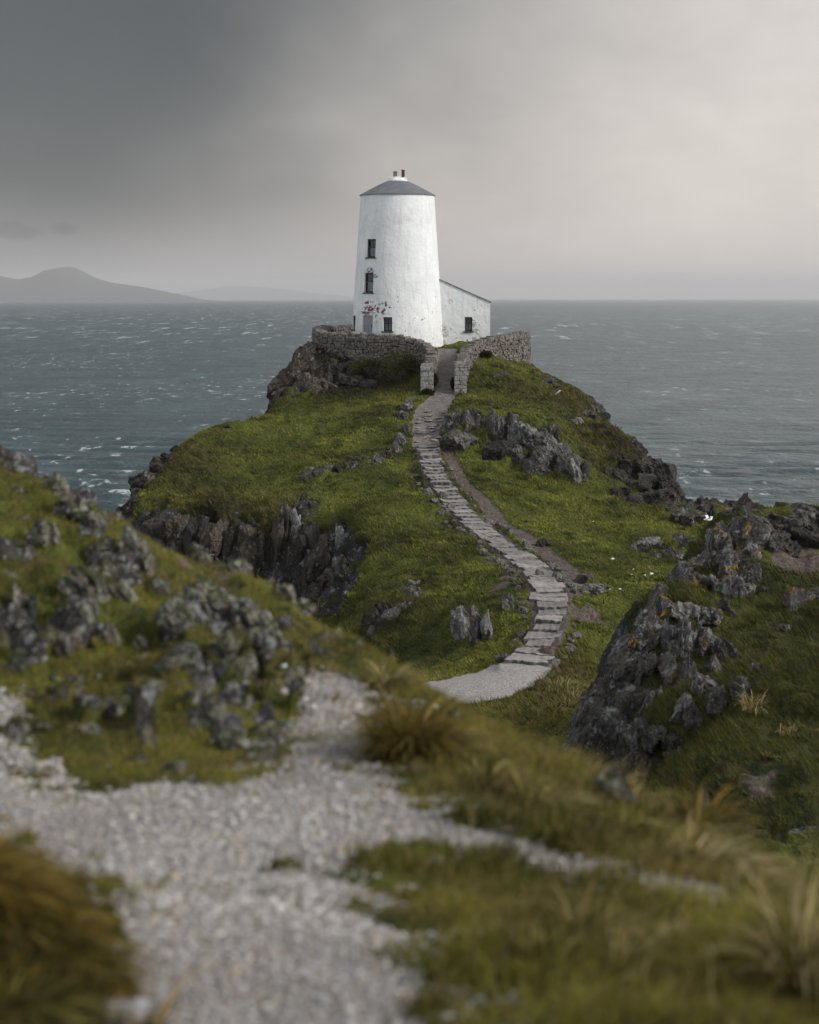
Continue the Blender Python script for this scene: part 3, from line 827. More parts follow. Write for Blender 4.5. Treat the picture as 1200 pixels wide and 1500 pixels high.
NEAR = [
 (8,672,14,8,0.2,'pale rock tip on the skyline at the left edge of the photo'),
 (75,712,22,16,0.5,'grey rock below the skyline at the upper left of the near hummock'),
 (105,740,26,20,0.6,'broad grey rock on the upper crest of the near hummock'),
 (135,760,22,18,0.7,'pale rounded rock sloping down the crest of the near hummock'),
 (60,785,18,22,0.5,'lichened rock above the moss hollow on the near hummock'),
 (150,800,18,22,0.7,'dark slab leaning against the largest near rock'),
 (125,850,26,34,0.6,'largest lichened rock of the near hummock, split by a dark cleft'),
 (165,850,18,34,0.75,'long dark slab right of the largest near rock'),
 (198,795,15,34,0.6,'tall pale lichened slab standing on the crest of the near hummock'),
 (215,822,10,14,0.5,'dark stone at the foot of the tall pale crest slab'),
 (24,874,11,20,0.1,'upright pale stone beside the dark hollow at the left edge'),
 (290,808,10,20,0.6,'pointed stone alone on the skyline of the near hummock'),
 (300,820,8,14,0.4,'short dark stone right behind the pointed skyline stone'),
 (348,826,14,14,0.6,'dark hooked stone on the skyline right of the pointed one'),
 (300,868,22,32,0.8,'long leaning grey slab in the middle of the near hummock'),
 (322,880,16,16,0.6,'grey stone behind the long leaning slab'),
 (262,910,26,32,0.8,'mossy slab with yellow green lichen in the middle of the hummock'),
 (365,890,12,16,0.6,'grey stone on the right slope of the hummock'),
 (390,920,16,24,0.5,'dark fronted rock with pale top on the right slope of the hummock'),
 (392,958,12,18,0.3,'pale stone below the dark fronted rock'),
 (400,850,10,13,0.5,'pale stone on the skyline between hummock and cliff'),
 (420,868,13,16,0.6,'greenish skyline stone right of the pale one'),
 (445,890,15,14,0.8,'last big skyline stone on the right of the hummock'),
 (205,945,9,17,0.7,'narrow grey stone leaning in the moss left of centre'),
 (160,930,10,14,0.5,'small grey stone under the largest near rock'),
 (75,935,20,14,0.4,'broken grey rock on the lower left of the hummock'),
 (100,945,16,18,0.5,'dark stone on the lower left of the hummock'),
 (245,975,17,14,0.3,'rounded dark stone in the moss near the path'),
 (300,1005,11,22,0.2,'dark pointed stone low on the hummock'),
 (300,1052,26,30,0.1,'big dark rock low on the hummock close to the gravel'),
 (262,1005,9,10,0.3,'pale stone left of the dark pointed stone'),
 (225,1005,10,12,0.4,'grey stone low in the moss of the hummock'),
 (150,1040,14,16,0.4,'pale cracked stone low on the left of the hummock'),
 (385,1068,20,12,0.3,'pale flat stone at the edge of the gravel with an orange spot'),
 (405,1082,16,12,0.4,'grey stone touching the gravel right of the flat one'),
 (385,1110,24,12,0.1,'low dark stone at the gravel edge'),
 (255,1128,18,10,0.5,'pale stone at the foot of the hummock by the gravel'),
 (215,1080,12,22,0.6,'dark stone deep in the moss above the gravel'),
 (435,1040,14,8,0.1,'dark flat stone at the upper bend of the gravel'),
 (470,958,8,9,0.3,'grey stone high on the right shoulder of the hummock'),
 (520,945,7,7,0.3,'small stone on the grass crest before the gravel bend'),
 (890,1160,32,26,0.8,'lichened rock on the grassy rim right of the gravel'),
 (915,1178,16,16,0.7,'dark stone at the lower end of the rim rock'),
 (668,1050,8,14,0.2,'pale stone peeping out of the grass behind the tussock'),
 (95,1010,22,18,0.5,'broad brown rock low on the left end of the hummock'),
 (60,1065,16,14,0.4,'stone at the left foot of the hummock between two tongues of gravel'),
 (128,1075,18,16,0.5,'mossy rock low on the left of the hummock above the gravel'),
 (185,1035,22,20,0.6,'mossy block below the leaning grey stone low on the hummock'),
 (195,1115,14,9,0.3,'small pale stone at the foot of the hummock left of the cracked one'),
 (335,1085,22,18,0.6,'dark broken rock between the big dark rock and the gravel'),
 (350,1035,18,16,0.5,'grey rock right of the big dark rock on the hummock'),
 (355,975,20,16,0.7,'mossy slab between the dark fronted rock and the big dark rock'),
 (425,1000,16,14,0.4,'brownish rock above the upper bend of the gravel'),
 (330,945,18,15,0.7,'grey slab under the long leaning slab of the hummock'),
 (120,905,16,12,0.5,'flat lichened rock left under the largest near rock'),
 (40,960,22,18,0.4,'dark rock at the left edge of the hummock'),
 (14,1072,22,14,0.3,'grey rock sunk in the gravel at the left edge'),
]
ROCKA = [n[:4] for n in NEAR if n[0] < 440 and n[1] < 1100 and n[0] > 20 and n[2] >= 12]


def flatW(px, py):
    D = 1.87 * F / (py - HY)
    return ((px - CX) * D / F, D)


GRAVEL_POLY = [flatW(*c) for c in ((-260,1030),(20,1035),(50,1145),(200,1150),(330,1135),(425,1120),(432,1060),(420,1000),(440,978),(535,985),(556,1050),(548,1120),(590,1172),(640,1200),(690,1228),(600,1232),(525,1258),(510,1300),(550,1400),(610,1480),(680,1700),(700,2300),(100,2300),(150,1600),(195,1420),(130,1310),(0,1250),(-260,1190))]


STRAND = [flatW(*c) for c in ((590,1200),(720,1240),(850,1275),(1000,1322),(1115,1362))]


def base_A(x, y):
    x = np.asarray(x, float).ravel(); y = np.asarray(y, float).ravel()
    z = _tpsA(x, y)
    jx = x + n2(x, y, 4.0, 4, 3.0) * 0.07; jy = y + n2(x, y, 3.0, 4, 5.0) * 0.16
    g = inside(jx, jy, GRAVEL_POLY).astype(float)
    # soften by sampling a few offsets
    for dx, dy in ((0.04, 0.0), (-0.04, 0.0), (0.0, 0.1), (0.0, -0.1)):
        g += inside(jx + dx, jy + dy, GRAVEL_POLY)
    g /= 5.0
    e = np.zeros(len(x))
    for dx, dy in ((0.13, 0), (-0.13, 0), (0, 0.35), (0, -0.35), (0.08, 0.2), (-0.08, -0.2), (0.24, 0), (-0.24, 0), (0.36, 0.1), (-0.36, 0.1)):
        e += inside(jx + dx, jy + dy, GRAVEL_POLY)
    e = 0.4 * g + 0.6 * e / 10
    e = np.clip(e + n2(x, y, 5.5, 4, 1.5) * 0.55 * (e > 0.02) * (e < 0.98), 0, 1)
    ds, sp_ = seg_dist(jx, jy, STRAND)
    ws = np.interp(sp_, [0, 1, 2, 3, 4], [0.15, 0.10, 0.075, 0.07, 0.05])
    e = np.maximum(e, np.clip(1 - 0.5 * ds / ws, 0, 1))
    g = sstep(e, 0.35, 0.62)
    hill = sstep(y - 0.9 * np.maximum(x + 0.75, 0) * 3, 8.4, 10.0) * sstep(-0.1 - x, 0.0, 0.5)      # the rocky hummock on the left
    hum = n2(x, y, 0.9, 3, 8.0)
    z = z + (1 - g) * (hill * (hum * (0.24 - 0.19 * sstep(y, 10.0, 13.5)) + n2(x, y, 2.6, 3, 2.0) * (0.13 - 0.09 * sstep(y, 10.5, 13))) + (1 - hill) * n2(x, y, 1.6, 3, 3.3) * 0.05)
    z = z + g * n2(x, y, 2.5, 3, 7.0) * 0.012
    col_ = CX + F * x / y
    z = z - np.interp(col_, [-60, 20, 80, 130, 180, 240, 300, 350, 420], [0, 0.03, 0.10, 0.14, 0.15, 0.25, 0.26, 0.10, 0]) * sstep(y, 11.2, 13.0) * (y < 20)
    rb = np.zeros(len(x)); ho = np.zeros(len(x))
    for px, py, hw, hh in ROCKA:
        Dk = np.interp(py, [670, 800, 900, 1000, 1100], [15, 12.8, 11.2, 9.9, 8.8]); xk = (px - CX) * Dk / F
        r_ = max(hw, hh) * Dk / F * 1.5
        q_ = ((x - xk) / r_) ** 2 + ((y - Dk) / (r_ * 2.2)) ** 2
        rb = np.maximum(rb, np.exp(-q_))
        q_ = ((x - xk + r_ * 1.2) / r_) ** 2 + ((y - Dk + r_ * 1.5) / (r_ * 1.6)) ** 2
        ho = np.maximum(ho, np.exp(-q_) * r_)
    z = z + (1 - g) * hill * (rb * 0.07 - ho * 0.45)
    rock = np.clip(np.maximum(sstep(n2(x, y, 1.7, 4, 12.0), 0.18, 0.5) * hill, sstep(rb + n2(x, y, 4.0, 3, 2.0) * 0.3, 0.55, 0.85)), 0, 1) * (1 - g)
    soil = np.clip(sstep(n2(x, y, 1.3, 3, 15.0), 0.15, 0.5) * hill * 0.8, 0, 1) * (1 - g)
    dry = np.clip(0.35 + n2(x, y, 0.8, 3, 18.0) * 0.8, 0, 1)
    return z, dict(rock=rock, path=g, soil=soil, dry=dry, heath_shade=np.zeros(len(x)), hill=hill, edge=e)


def rockA(P, nrm, a):
    r = a['rock']; m = r > 0.03
    p = P[m]; q = p * 1.0
    q[:, 0] += p[:, 2] * 0.5
    v1, e1 = vcell(q * np.array([3.2, 2.4, 2.0]) + 5)
    v2, e2 = vcell(q * np.array([8.0, 6.0, 5.0]) + 2)
    d = (v1 - 0.4) * 0.20 + (v2 - 0.5) * 0.07 - 0.06 * sstep(e1, 0.1, 0)
    out = P.copy(); out[m] = p + nrm[m] * (d * sstep(r[m], 0.03, 0.6))[:, None]
    moss = np.maximum(0, fbm(P * 4.0 + 30, 2)) * 0.07 * (1 - a['path']) * (0.4 + 0.6 * a['hill'])
    return out + nrm * (moss * (1 - sstep(r, 0.1, 0.5)))[:, None]


rowsA = np.geomspace(1.2, 28.5, 760)
usA = np.linspace(-0.30, 0.30, 430)
PA, NA, AA, QA = grid_object(rowsA, usA, base_A, 3.5, rockA, M['near'], 'ground', 'gravel_path')


def hit(px, py, base, lo, hi, n=900):
    """where the line of sight through a photo point meets the ground"""
    D = np.geomspace(lo, hi, n)
    x = (px - CX) * D / F
    z, _ = base(x, D)
    ray = H - (py - HY) * D / F
    k = np.argmax(z >= ray)
    if not (z[k] >= ray[k]): k = int(np.argmin(np.abs(z - ray)))
    return np.array([x[k], D[k], z[k]])


# ------------------------------------------------------------------ sea
def build_sea():
    dep = np.concatenate([np.linspace(H / 70, H / 1500, 560), np.geomspace(H / 1500, H / 45000, 70)[1:]])
    D = H / dep
    us = np.linspace(-0.36, 0.36, 900)
    U, DD = np.meshgrid(us, D)
    x = (U * (DD + 40)).ravel(); y = DD.ravel()
    cell = np.gradient(D); cell = np.repeat(cell, len(us))
    z = np.zeros(len(x)); g = np.random.default_rng(3)
    for k in range(26):
        lam = 2.5 * (16 / 2.5) ** g.random()
        th = math.radians(248 + g.normal() * 26)
        kx, ky = math.cos(th) * 2 * math.pi / lam, math.sin(th) * 2 * math.pi / lam
        amp = 0.0068 * lam
        fade = np.clip((lam / np.maximum(cell, 1e-3) - 2.2) / 2.0, 0, 1)
        ph = kx * x + ky * y + g.random() * 6.28
        z += amp * fade * (np.exp(np.sin(ph) - 1) * 2 - 0.93)
    nr, nc = U.shape
    idx = np.arange(nr * nc).reshape(nr, nc)
    q = np.stack([idx[:-1, :-1], idx[:-1, 1:], idx[1:, 1:], idx[1:, :-1]], -1).reshape(-1, 4)
    o = np_mesh('sea', np.stack([x, y, z], 1), [q], M['sea'], attrs={'crest': z / 0.25})
    tag(o, kind='structure')


build_sea()


def far_hill(name, prof, D, depth):
    px = np.arange(prof[0][0], prof[-1][0] + 1, 4.0)
    py = np.interp(px, [p[0] for p in prof], [p[1] for p in prof])
    hgt = (HY - py) * D / F
    x = (px - CX) * D / F
    hgt = hgt + n2(x, x * 0 + 3, 1 / 700.0, 4) * 10 * np.clip(hgt / 80, 0, 1)
    ts = np.linspace(-1, 1, 25)
    V = []
    for t_ in ts:
        hh = hgt * (1 - abs(t_)) ** 0.9 + n2(x, np.full_like(x, t_ * depth), 1 / 900.0, 4, 4) * 14 * (1 - abs(t_)) * np.clip(hgt / 60, 0, 1) * (abs(t_) > 0.05)
        V.append(np.stack([x, np.full_like(x, D + t_ * depth), hh - 2], 1))
    V = np.concatenate(V); nr, nc = len(ts), len(px)
    idx = np.arange(nr * nc).reshape(nr, nc)
    q = np.stack([idx[:-1, :-1], idx[:-1, 1:], idx[1:, 1:], idx[1:, :-1]], -1).reshape(-1, 4)
    tag(np_mesh(name, V, [q], M['farhill']), kind='structure')


far_hill('hill', [(-260,437),(-180,415),(-120,405),(-60,396),(0,400),(26,405),(45,402),(66,391),(85,387.5),(102,386),(114,389),(140,403),(167,411),(213,417),(240,422),(290,433),(310,437)], 18000, 1500)
far_hill('hill', [(190,437),(240,430),(285,424),(335,418),(368,417.5),(400,420),(440,425),(480,429),(520,433),(560,437)], 42500, 1500)

# ------------------------------------------------------------------ the lighthouse
TX, TY, TZ = (582.3 - CX) * 122 / F, 122.0, 20.75
ZE = H + (HY - 286) * 122 / F - TZ                       # eaves over the base
R0, R1 = 2.80, 2.19
tower = empty('lighthouse', (TX, TY, TZ))
tag(tower, 'tapering white lighthouse with slate cone roof and lean-to annex on the headland', 'lighthouse')


def Rz(z): return R0 + (R1 - R0) * z / ZE
def zrow(py, D=120): return H + (HY - py) * D / F - TZ


OPEN = [  # centre angle (deg), width, z0, z1, kind
 (-39.8, 0.66, zrow(377), zrow(350), 'sash'),
 (-41.5, 0.70, zrow(428.5), zrow(399.5), 'sash'),
 (-40.9, 0.80, zrow(491), zrow(462), 'door'),
 (-12.0, 0.54, zrow(485), zrow(464.5), 'sash'),
 (-75.0, 0.66, zrow(483), zrow(462.5), 'sash')]


def tower_wall():
    th = set(np.round(np.linspace(-180, 180, 97), 3)); zz = set(np.round(np.linspace(0, ZE, 30), 3))
    rects = []
    for a, w, z0, z1, k in OPEN:
        hw = math.degrees(w / 2 / Rz((z0 + z1) / 2))
        rects.append((round(a - hw, 3), round(a + hw, 3), round(z0, 3), round(z1, 3)))
        th |= set(rects[-1][:2]); zz |= set(rects[-1][2:])
    th = sorted(th); zz = sorted(zz)
    th = [t for i, t in enumerate(th) if i == 0 or t - th[i - 1] > 0.25 or any(t in r[:2] for r in rects)]
    V, Fc = [], []
    def pt(t, z, inset=0.0):
        r = Rz(z) - inset; a = math.radians(t)
        return (r * math.sin(a), -r * math.cos(a), z)
    idx = {}
    def vi(t, z, ins=0.0):
        k = (t if t != 180 else -180, z, ins)
        if k not in idx:
            idx[k] = len(V); V.append(pt(t, z, ins))
        return idx[k]
    for i in range(len(th) - 1):
        for j in range(len(zz) - 1):
            tm, zm = (th[i] + th[i + 1]) / 2, (zz[j] + zz[j + 1]) / 2
            if any(r[0] < tm < r[1] and r[2] < zm < r[3] for r in rects): continue
            Fc.append((vi(th[i], zz[j]), vi(th[i + 1], zz[j]), vi(th[i + 1], zz[j + 1]), vi(th[i], zz[j + 1])))
    for r in rects:
        ts = [t for t in th if r[0] <= t <= r[1]]; zs = [z for z in zz if r[2] <= z <= r[3]]
        loop = [(t, r[2]) for t in ts] + [(r[1], z) for z in zs[1:]] + [(t, r[3]) for t in ts[::-1][1:]] + [(r[0], z) for z in zs[::-1][1:]]
        for a, b in zip(loop[:-1], loop[1:]):
            Fc.append((vi(*a), vi(*a, 0.24), vi(*b, 0.24), vi(*b)))
    me = bpy.data.meshes.new('tower_wall'); me.from_pydata(V, [], Fc); me.update(); me.materials.append(M['white'])
    bm = bmesh.new(); bm.from_mesh(me); bmesh.ops.recalc_face_normals(bm, faces=bm.faces); bm.to_mesh(me); bm.free()
    return link(bpy.data.objects.new('tower_wall', me), tower)


tower_wall()


def window(parent, loc, rz, w, h, cross=True):
    """dark timber frame with glazing bars; local +y looks into the building"""
    f = MB()
    b = 0.07
    f.box((-w / 2 + b / 2, 0, h / 2), (b, 0.09, h)); f.box((w / 2 - b / 2, 0, h / 2), (b, 0.09, h))
    f.box((0, 0, b / 2), (w - 2 * b, 0.086, b)); f.box((0, 0, h - b / 2), (w - 2 * b, 0.086, b))
    f.box((0, 0.005, h * 0.56), (w - 2 * b, 0.06, 0.055))
    if cross: f.box((0, 0.01, h / 2), (0.03, 0.04, h - 2 * b))
    o = f.build('window', M['frame'], parent)
    o.location = loc; o.rotation_euler = (0, 0, rz)
    g = MB(); g.box((0, 0.035, h / 2), (w - 2 * b + 0.02, 0.008, h - 2 * b + 0.02)); g.build('pane', M['glass'], o)
    c = MB()
    n = 9
    for k in range(n):
        x0 = -w / 2 + 0.03 + (w - 0.06) * (k + 0.5) / n
        c.box((x0, 0.06 + 0.012 * (k % 2), h * 0.28), ((w - 0.06) / n + 0.004, 0.012, h * 0.5))
    c.build('curtain', M['curtain'], o)
    d = MB(); d.box((0, 0.24, h / 2), (w + 0.1, 0.01, h + 0.1)); d.build('dark_interior', M['frame'], o)
    s = MB(); s.box((0, -0.10, -0.035), (w + 0.16, 0.26, 0.075)); s.build('sill', M['sill'], o, bevel=0.01)
    return o


for a, w, z0, z1, kind in OPEN:
    r = Rz((z0 + z1) / 2) - 0.14; A = math.radians(a)
    loc = (r * math.sin(A), -r * math.cos(A), z0)
    if kind == 'sash':
        window(tower, loc, A, w - 0.005, z1 - z0 - 0.005, cross=w < 0.6)
    else:
        d = MB(); h = z1 - z0
        n = 6
        for k in range(n):
            d.box((-w / 2 + w * (k + 0.5) / n, 0.004 * (k % 2), h / 2), (w / n - 0.008, 0.05, h))
        d.box((0, 0.03, h / 2), (w, 0.02, h))
        do = d.build('door', M['door'], tower); do.location = loc; do.rotation_euler = (0, 0, A)
        hd = MB(); hd.box((0.28, -0.05, h * 0.48), (0.03, 0.05, 0.14)); hd.build('handle', M['frame'], do)
        ln = MB(); r2 = Rz(z1 + 0.2) + 0.02
        ln.box((0, 0, 0), (w + 0.3, 0.12, 0.05)); lo = ln.build('lintel', M['lintel'], tower)
        lo.location = (r2 * math.sin(A), -r2 * math.cos(A), z1 + 0.22); lo.rotation_euler = (0, 0, A)

ro = MB()
ZT = H + (HY - 265) * 122 / F - TZ
ro.lathe([(R1 - 0.05, ZE - 0.03), (R1 + 0.07, ZE - 0.05), (R1 + 0.075, ZE + 0.0), (1.6, ZE + (ZT - ZE) * 0.42), (1.05, ZE + (ZT - ZE) * 0.76), (0.57, ZT)], 72)
ro.build('roof', M['slate'], tower, smooth=False)
cap = MB()
cap.lathe([(0.60, ZT - 0.06), (0.62, ZT + 0.0), (0.56, ZT + 0.06), (0.42, ZT + 0.17), (0.2, ZT + 0.25), (0.001, ZT + 0.27)], 40)
cap.box((0.46, 0.0, ZT + 0.09), (0.22, 0.5, 0.26))
cap.box((-0.25, 0.0, ZT + 0.13), (0.5, 0.42, 0.2))
cap.build('roof_cap', M['lead'], tower, bevel=0.02)
cp = MB(); cp.box((-0.13, 0, ZT + 0.36), (0.24, 0.24, 0.34)); cp.box((-0.13, 0, ZT + 0.54), (0.27, 0.27, 0.05)); cp.build('chimney_pot', M['pot_grey'], tower, bevel=0.015)
cp = MB(); cp.lathe([(0.001, ZT + 0.2), (0.10, ZT + 0.2), (0.09, ZT + 0.6), (0.115, ZT + 0.61), (0.115, ZT + 0.66), (0.07, ZT + 0.66), (0.07, ZT + 0.4), (0.001, ZT + 0.4)], 20, (0.34, 0)); cp.build('chimney_pot', M['pot_red'], tower, smooth=True)

# the lean-to
AX0, AX1 = 1.7, (718 - CX) * 121.6 / F - TX
AY0, AY1 = -0.42, 3.1
def atop(x): return (H + (HY - 411) * 121.6 / F - TZ) + ((443 - 411) * -121.6 / F) * (x - 2.55) / (AX1 - 2.55)
ww0, ww1 = (681 - CX) * 121.6 / F - TX, (692 - CX) * 121.6 / F - TX
wz0, wz1 = zrow(485, 121.6), zrow(464.5, 121.6)
an_v, an_f = [], []
def aq(*p):
    o = len(an_v); an_v.extend(p); an_f.append(tuple(range(o, o + len(p))))
xs = [AX0, ww0, ww1, AX1]
for i in range(3):
    x0, x1 = xs[i], xs[i + 1]
    for z0, z1 in ((-0.6, wz0), (wz0, wz1), (wz1, None)):
        if i == 1 and z1 == wz1 and z0 == wz0: continue
        aq((x0, AY0, z0), (x1, AY0, z0), (x1, AY0, z1 if z1 is not None else atop(x1)), (x0, AY0, z1 if z1 is not None else atop(x0)))
for (a, b) in (((ww0, wz0), (ww1, wz0)), ((ww1, wz0), (ww1, wz1)), ((ww1, wz1), (ww0, wz1)), ((ww0, wz1), (ww0, wz0))):
    aq((a[0], AY0, a[1]), (a[0], AY0 + 0.24, a[1]), (b[0], AY0 + 0.24, b[1]), (b[0], AY0, b[1]))
aq((AX1, AY0, -0.6), (AX1, AY1, -0.6), (AX1, AY1, atop(AX1)), (AX1, AY0, atop(AX1)))
aq((AX1, AY1, -0.6), (AX0, AY1, -0.6), (AX0, AY1, atop(AX0)), (AX1, AY1, atop(AX1)))
me = bpy.data.meshes.new('annex_wall'); me.from_pydata(an_v, [], an_f); me.update(); me.materials.append(M['white'])
link(bpy.data.objects.new('annex_wall', me), tower)
ar = MB()
x0, x1 = 1.9, AX1 + 0.06
ar.add([(x0, AY0 - 0.05, atop(x0) + 0.0), (x1, AY0 - 0.05, atop(x1) + 0.0), (x1, AY1 + 0.1, atop(x1) + 0.0), (x0, AY1 + 0.1, atop(x0) + 0.0),
        (x0, AY0 - 0.05, atop(x0) + 0.075), (x1, AY0 - 0.05, atop(x1) + 0.075), (x1, AY1 + 0.1, atop(x1) + 0.075), (x0, AY1 + 0.1, atop(x0) + 0.075)],
       [(0, 3, 2, 1), (4, 5, 6, 7), (0, 1, 5, 4), (1, 2, 6, 5), (2, 3, 7, 6), (3, 0, 4, 7)])
ar.build('annex_roof', M['slate'], tower)
window(tower, ((ww0 + ww1) / 2, AY0 + 0.14, wz0), 0.0, ww1 - ww0 - 0.005, wz1 - wz0 - 0.005, True)

# ------------------------------------------------------------------ dry stone walls
def catmull(pts, n):
    pts = [np.array(p, float) for p in pts]; P = [2 * pts[0] - pts[1]] + pts + [2 * pts[-1] - pts[-2]]
    out = []
    for i in range(1, len(P) - 2):
        for k in range(n):
            t = k / n
            out.append(0.5 * (2 * P[i] + (P[i + 1] - P[i - 1]) * t + (2 * P[i - 1] - 5 * P[i] + 4 * P[i + 1] - P[i + 2]) * t * t + (3 * P[i] - P[i - 1] - 3 * P[i + 1] + P[i + 2]) * t ** 3))
    out.append(pts[-1]); return np.array(out)


def resample(c, step):
    d = np.r_[0, np.cumsum(np.linalg.norm(np.diff(c[:, :2], axis=0), axis=1))]
    s = np.arange(0, d[-1], step)
    return np.stack([np.interp(s, d, c[:, k]) for k in range(3)], 1)


def stone_wall(line, thick, label, pil, seed):
    r = random.Random(seed)
    c = catmull([W(*p) for p in line], 12)
    o0 = c[len(c) // 2]
    root = empty('stone_wall', tuple(o0 - np.array([0, 0, 1.0])))
    tag(root, label, 'wall', 'drystone walls round the lighthouse')
    off = Vector(root.location)
    S = resample(c, 0.05)
    T = np.gradient(S[:, :2], axis=0); T /= np.linalg.norm(T, axis=1)[:, None]
    N_ = np.stack([T[:, 1], -T[:, 0]], 1)
    gz = base_B(S[:, 0], S[:, 1])[0]
    gl_ = base_B(S[:, 0] + N_[:, 0] * 0.4, S[:, 1] + N_[:, 1] * 0.4)[0]; gr_ = base_B(S[:, 0] - N_[:, 0] * 0.4, S[:, 1] - N_[:, 1] * 0.4)[0]
    base = np.minimum(np.minimum(gl_, gr_), gz) - 0.35
    top = S[:, 2]
    # core
    V, Fq = [], []
    ht = thick / 2 - 0.07
    for i in range(0, len(S), 4):
        for sgn, zz in ((1, base[i]), (1, top[i] - 0.1), (-1, top[i] - 0.1), (-1, base[i])):
            V.append((S[i, 0] + N_[i, 0] * ht * sgn - off.x, S[i, 1] + N_[i, 1] * ht * sgn - off.y, zz - off.z))
    n = len(V) // 4
    for i in range(n - 1):
        for k in range(3):
            Fq.append((i * 4 + k, i * 4 + k + 1, i * 4 + 4 + k + 1, i * 4 + 4 + k))
    Fq += [(0, 1, 2, 3), ((n - 1) * 4 + 3, (n - 1) * 4 + 2, (n - 1) * 4 + 1, (n - 1) * 4)]
    me = bpy.data.meshes.new('wall_core'); me.from_pydata(V, [], Fq); me.update(); me.materials.append(M['stone_core'])
    link(bpy.data.objects.new('wall_core', me), root)
    # face stones in rough courses, both faces
    mb = MB()
    for sgn in (1, -1):
        i = 0.0
        zc = 0.0
        lev = 0
        zmax = float((top - base).max())
        while zc < zmax:
            hh = r.uniform(0.10, 0.19)
            s = r.uniform(0, 0.3)
            while s < len(S) * 0.05 - 0.1:
                ln = r.uniform(0.12, 0.33)
                k = min(len(S) - 1, int((s + ln / 2) / 0.05))
                zmid = top[k] - 0.04 - zc - hh / 2
                if zmid > base[k] - 0.1:
                    ang = math.atan2(T[k, 1], T[k, 0])
                    m = Matrix.Rotation(ang, 3, 'Z') @ Matrix.Rotation(r.uniform(-0.12, 0.12), 3, 'Y') @ Matrix.Rotation(r.uniform(-0.1, 0.1), 3, 'Z')
                    dd = r.uniform(-0.03, 0.04)
                    p = (S[k, 0] + N_[k, 0] * (ht + dd) * sgn - off.x, S[k, 1] + N_[k, 1] * (ht + dd) * sgn - off.y, zmid + r.uniform(-0.03, 0.03) - off.z)
                    mb.box(p, (ln * 0.95, 0.2 + r.uniform(-0.03, 0.05), hh * 0.94), m, 0.15, r)
                s += ln
            zc += hh
    mb.build('stonework', M['stone'], root, bevel=0.02)
    # upright coping stones
    cb = MB(); s = 0.0
    while s < len(S) * 0.05 - 0.1:
        ln = r.uniform(0.12, 0.28); k = min(len(S) - 1, int((s + ln / 2) / 0.05))
        m = Matrix.Rotation(math.atan2(T[k, 1], T[k, 0]), 3, 'Z') @ Matrix.Rotation(r.uniform(-0.35, 0.35), 3, 'Y')
        hh = r.uniform(0.16, 0.30)
        cb.box((S[k, 0] - off.x, S[k, 1] - off.y, top[k] - 0.06 + hh * 0.25 - off.z), (ln, thick * r.uniform(0.8, 1.1), hh), m, 0.14, r)
        s += ln
    cb.build('coping', M['stone'], root, bevel=0.025)
    # whitewashed pillar at the gate
    if pil:
        cpos = W(pil[0], pil[2], pil[3]); wd = pil[4]; hgt = (pil[2] - pil[1]) * pil[3] / F
        pb = MB(); z = -0.4
        zt = hgt
        while z < zt:
            hh = r.uniform(0.16, 0.3)
            cut = r.uniform(-0.15, 0.15) * wd
            for a, b in ((-wd / 2, cut), (cut, wd / 2)):
                pb.box((cpos[0] + (a + b) / 2 - off.x, cpos[1] - off.y + r.uniform(-0.02, 0.02), cpos[2] + z + hh / 2 - off.z), ((b - a) * 0.985, 0.62, hh * 0.98), None, 0.035, r)
            z += hh
        pb.box((cpos[0] - off.x, cpos[1] - off.y, cpos[2] + z + 0.04 - off.z), (wd * 0.9, 0.55, 0.14), None, 0.12, r)
        pb.build('gate_pillar', M['pillar'], root, bevel=0.025)
    return root


stone_wall([(530,479,129.5),(492,480,127.5),(470,481,124.5),(466,484,121.5),(476,489,118.8),(505,491,117.6),(545,492,116.8),(590,495,116.0),(618,502,115.4),(631,514,114.6),(630,530,113.6),(626,540,112.7)],
           0.55, 'rough grey drystone wall curving round the left side of the lighthouse to the gate', (625.5,538,575,112.3,0.72), 5)
stone_wall([(675,540,112.7),(676,527,113.6),(683,512,115),(698,502,116.6),(720,496,118.2),(745,492,119.8),(764,490,121.3),(769,490,124),(760,489,127)],
           0.55, 'rough grey drystone wall running right from the gate to the edge of the slope', (674.5,538,576,112.3,0.68), 9)

# ------------------------------------------------------------------ rocks
_ico = {}
def ico(sub):
    if sub not in _ico:
        bm = bmesh.new(); bmesh.ops.create_icosphere(bm, subdivisions=sub, radius=1.0)
        _ico[sub] = (np.array([v.co[:] for v in bm.verts]), np.array([[v.index for v in f.verts] for f in bm.faces])); bm.free()
    return _ico[sub]


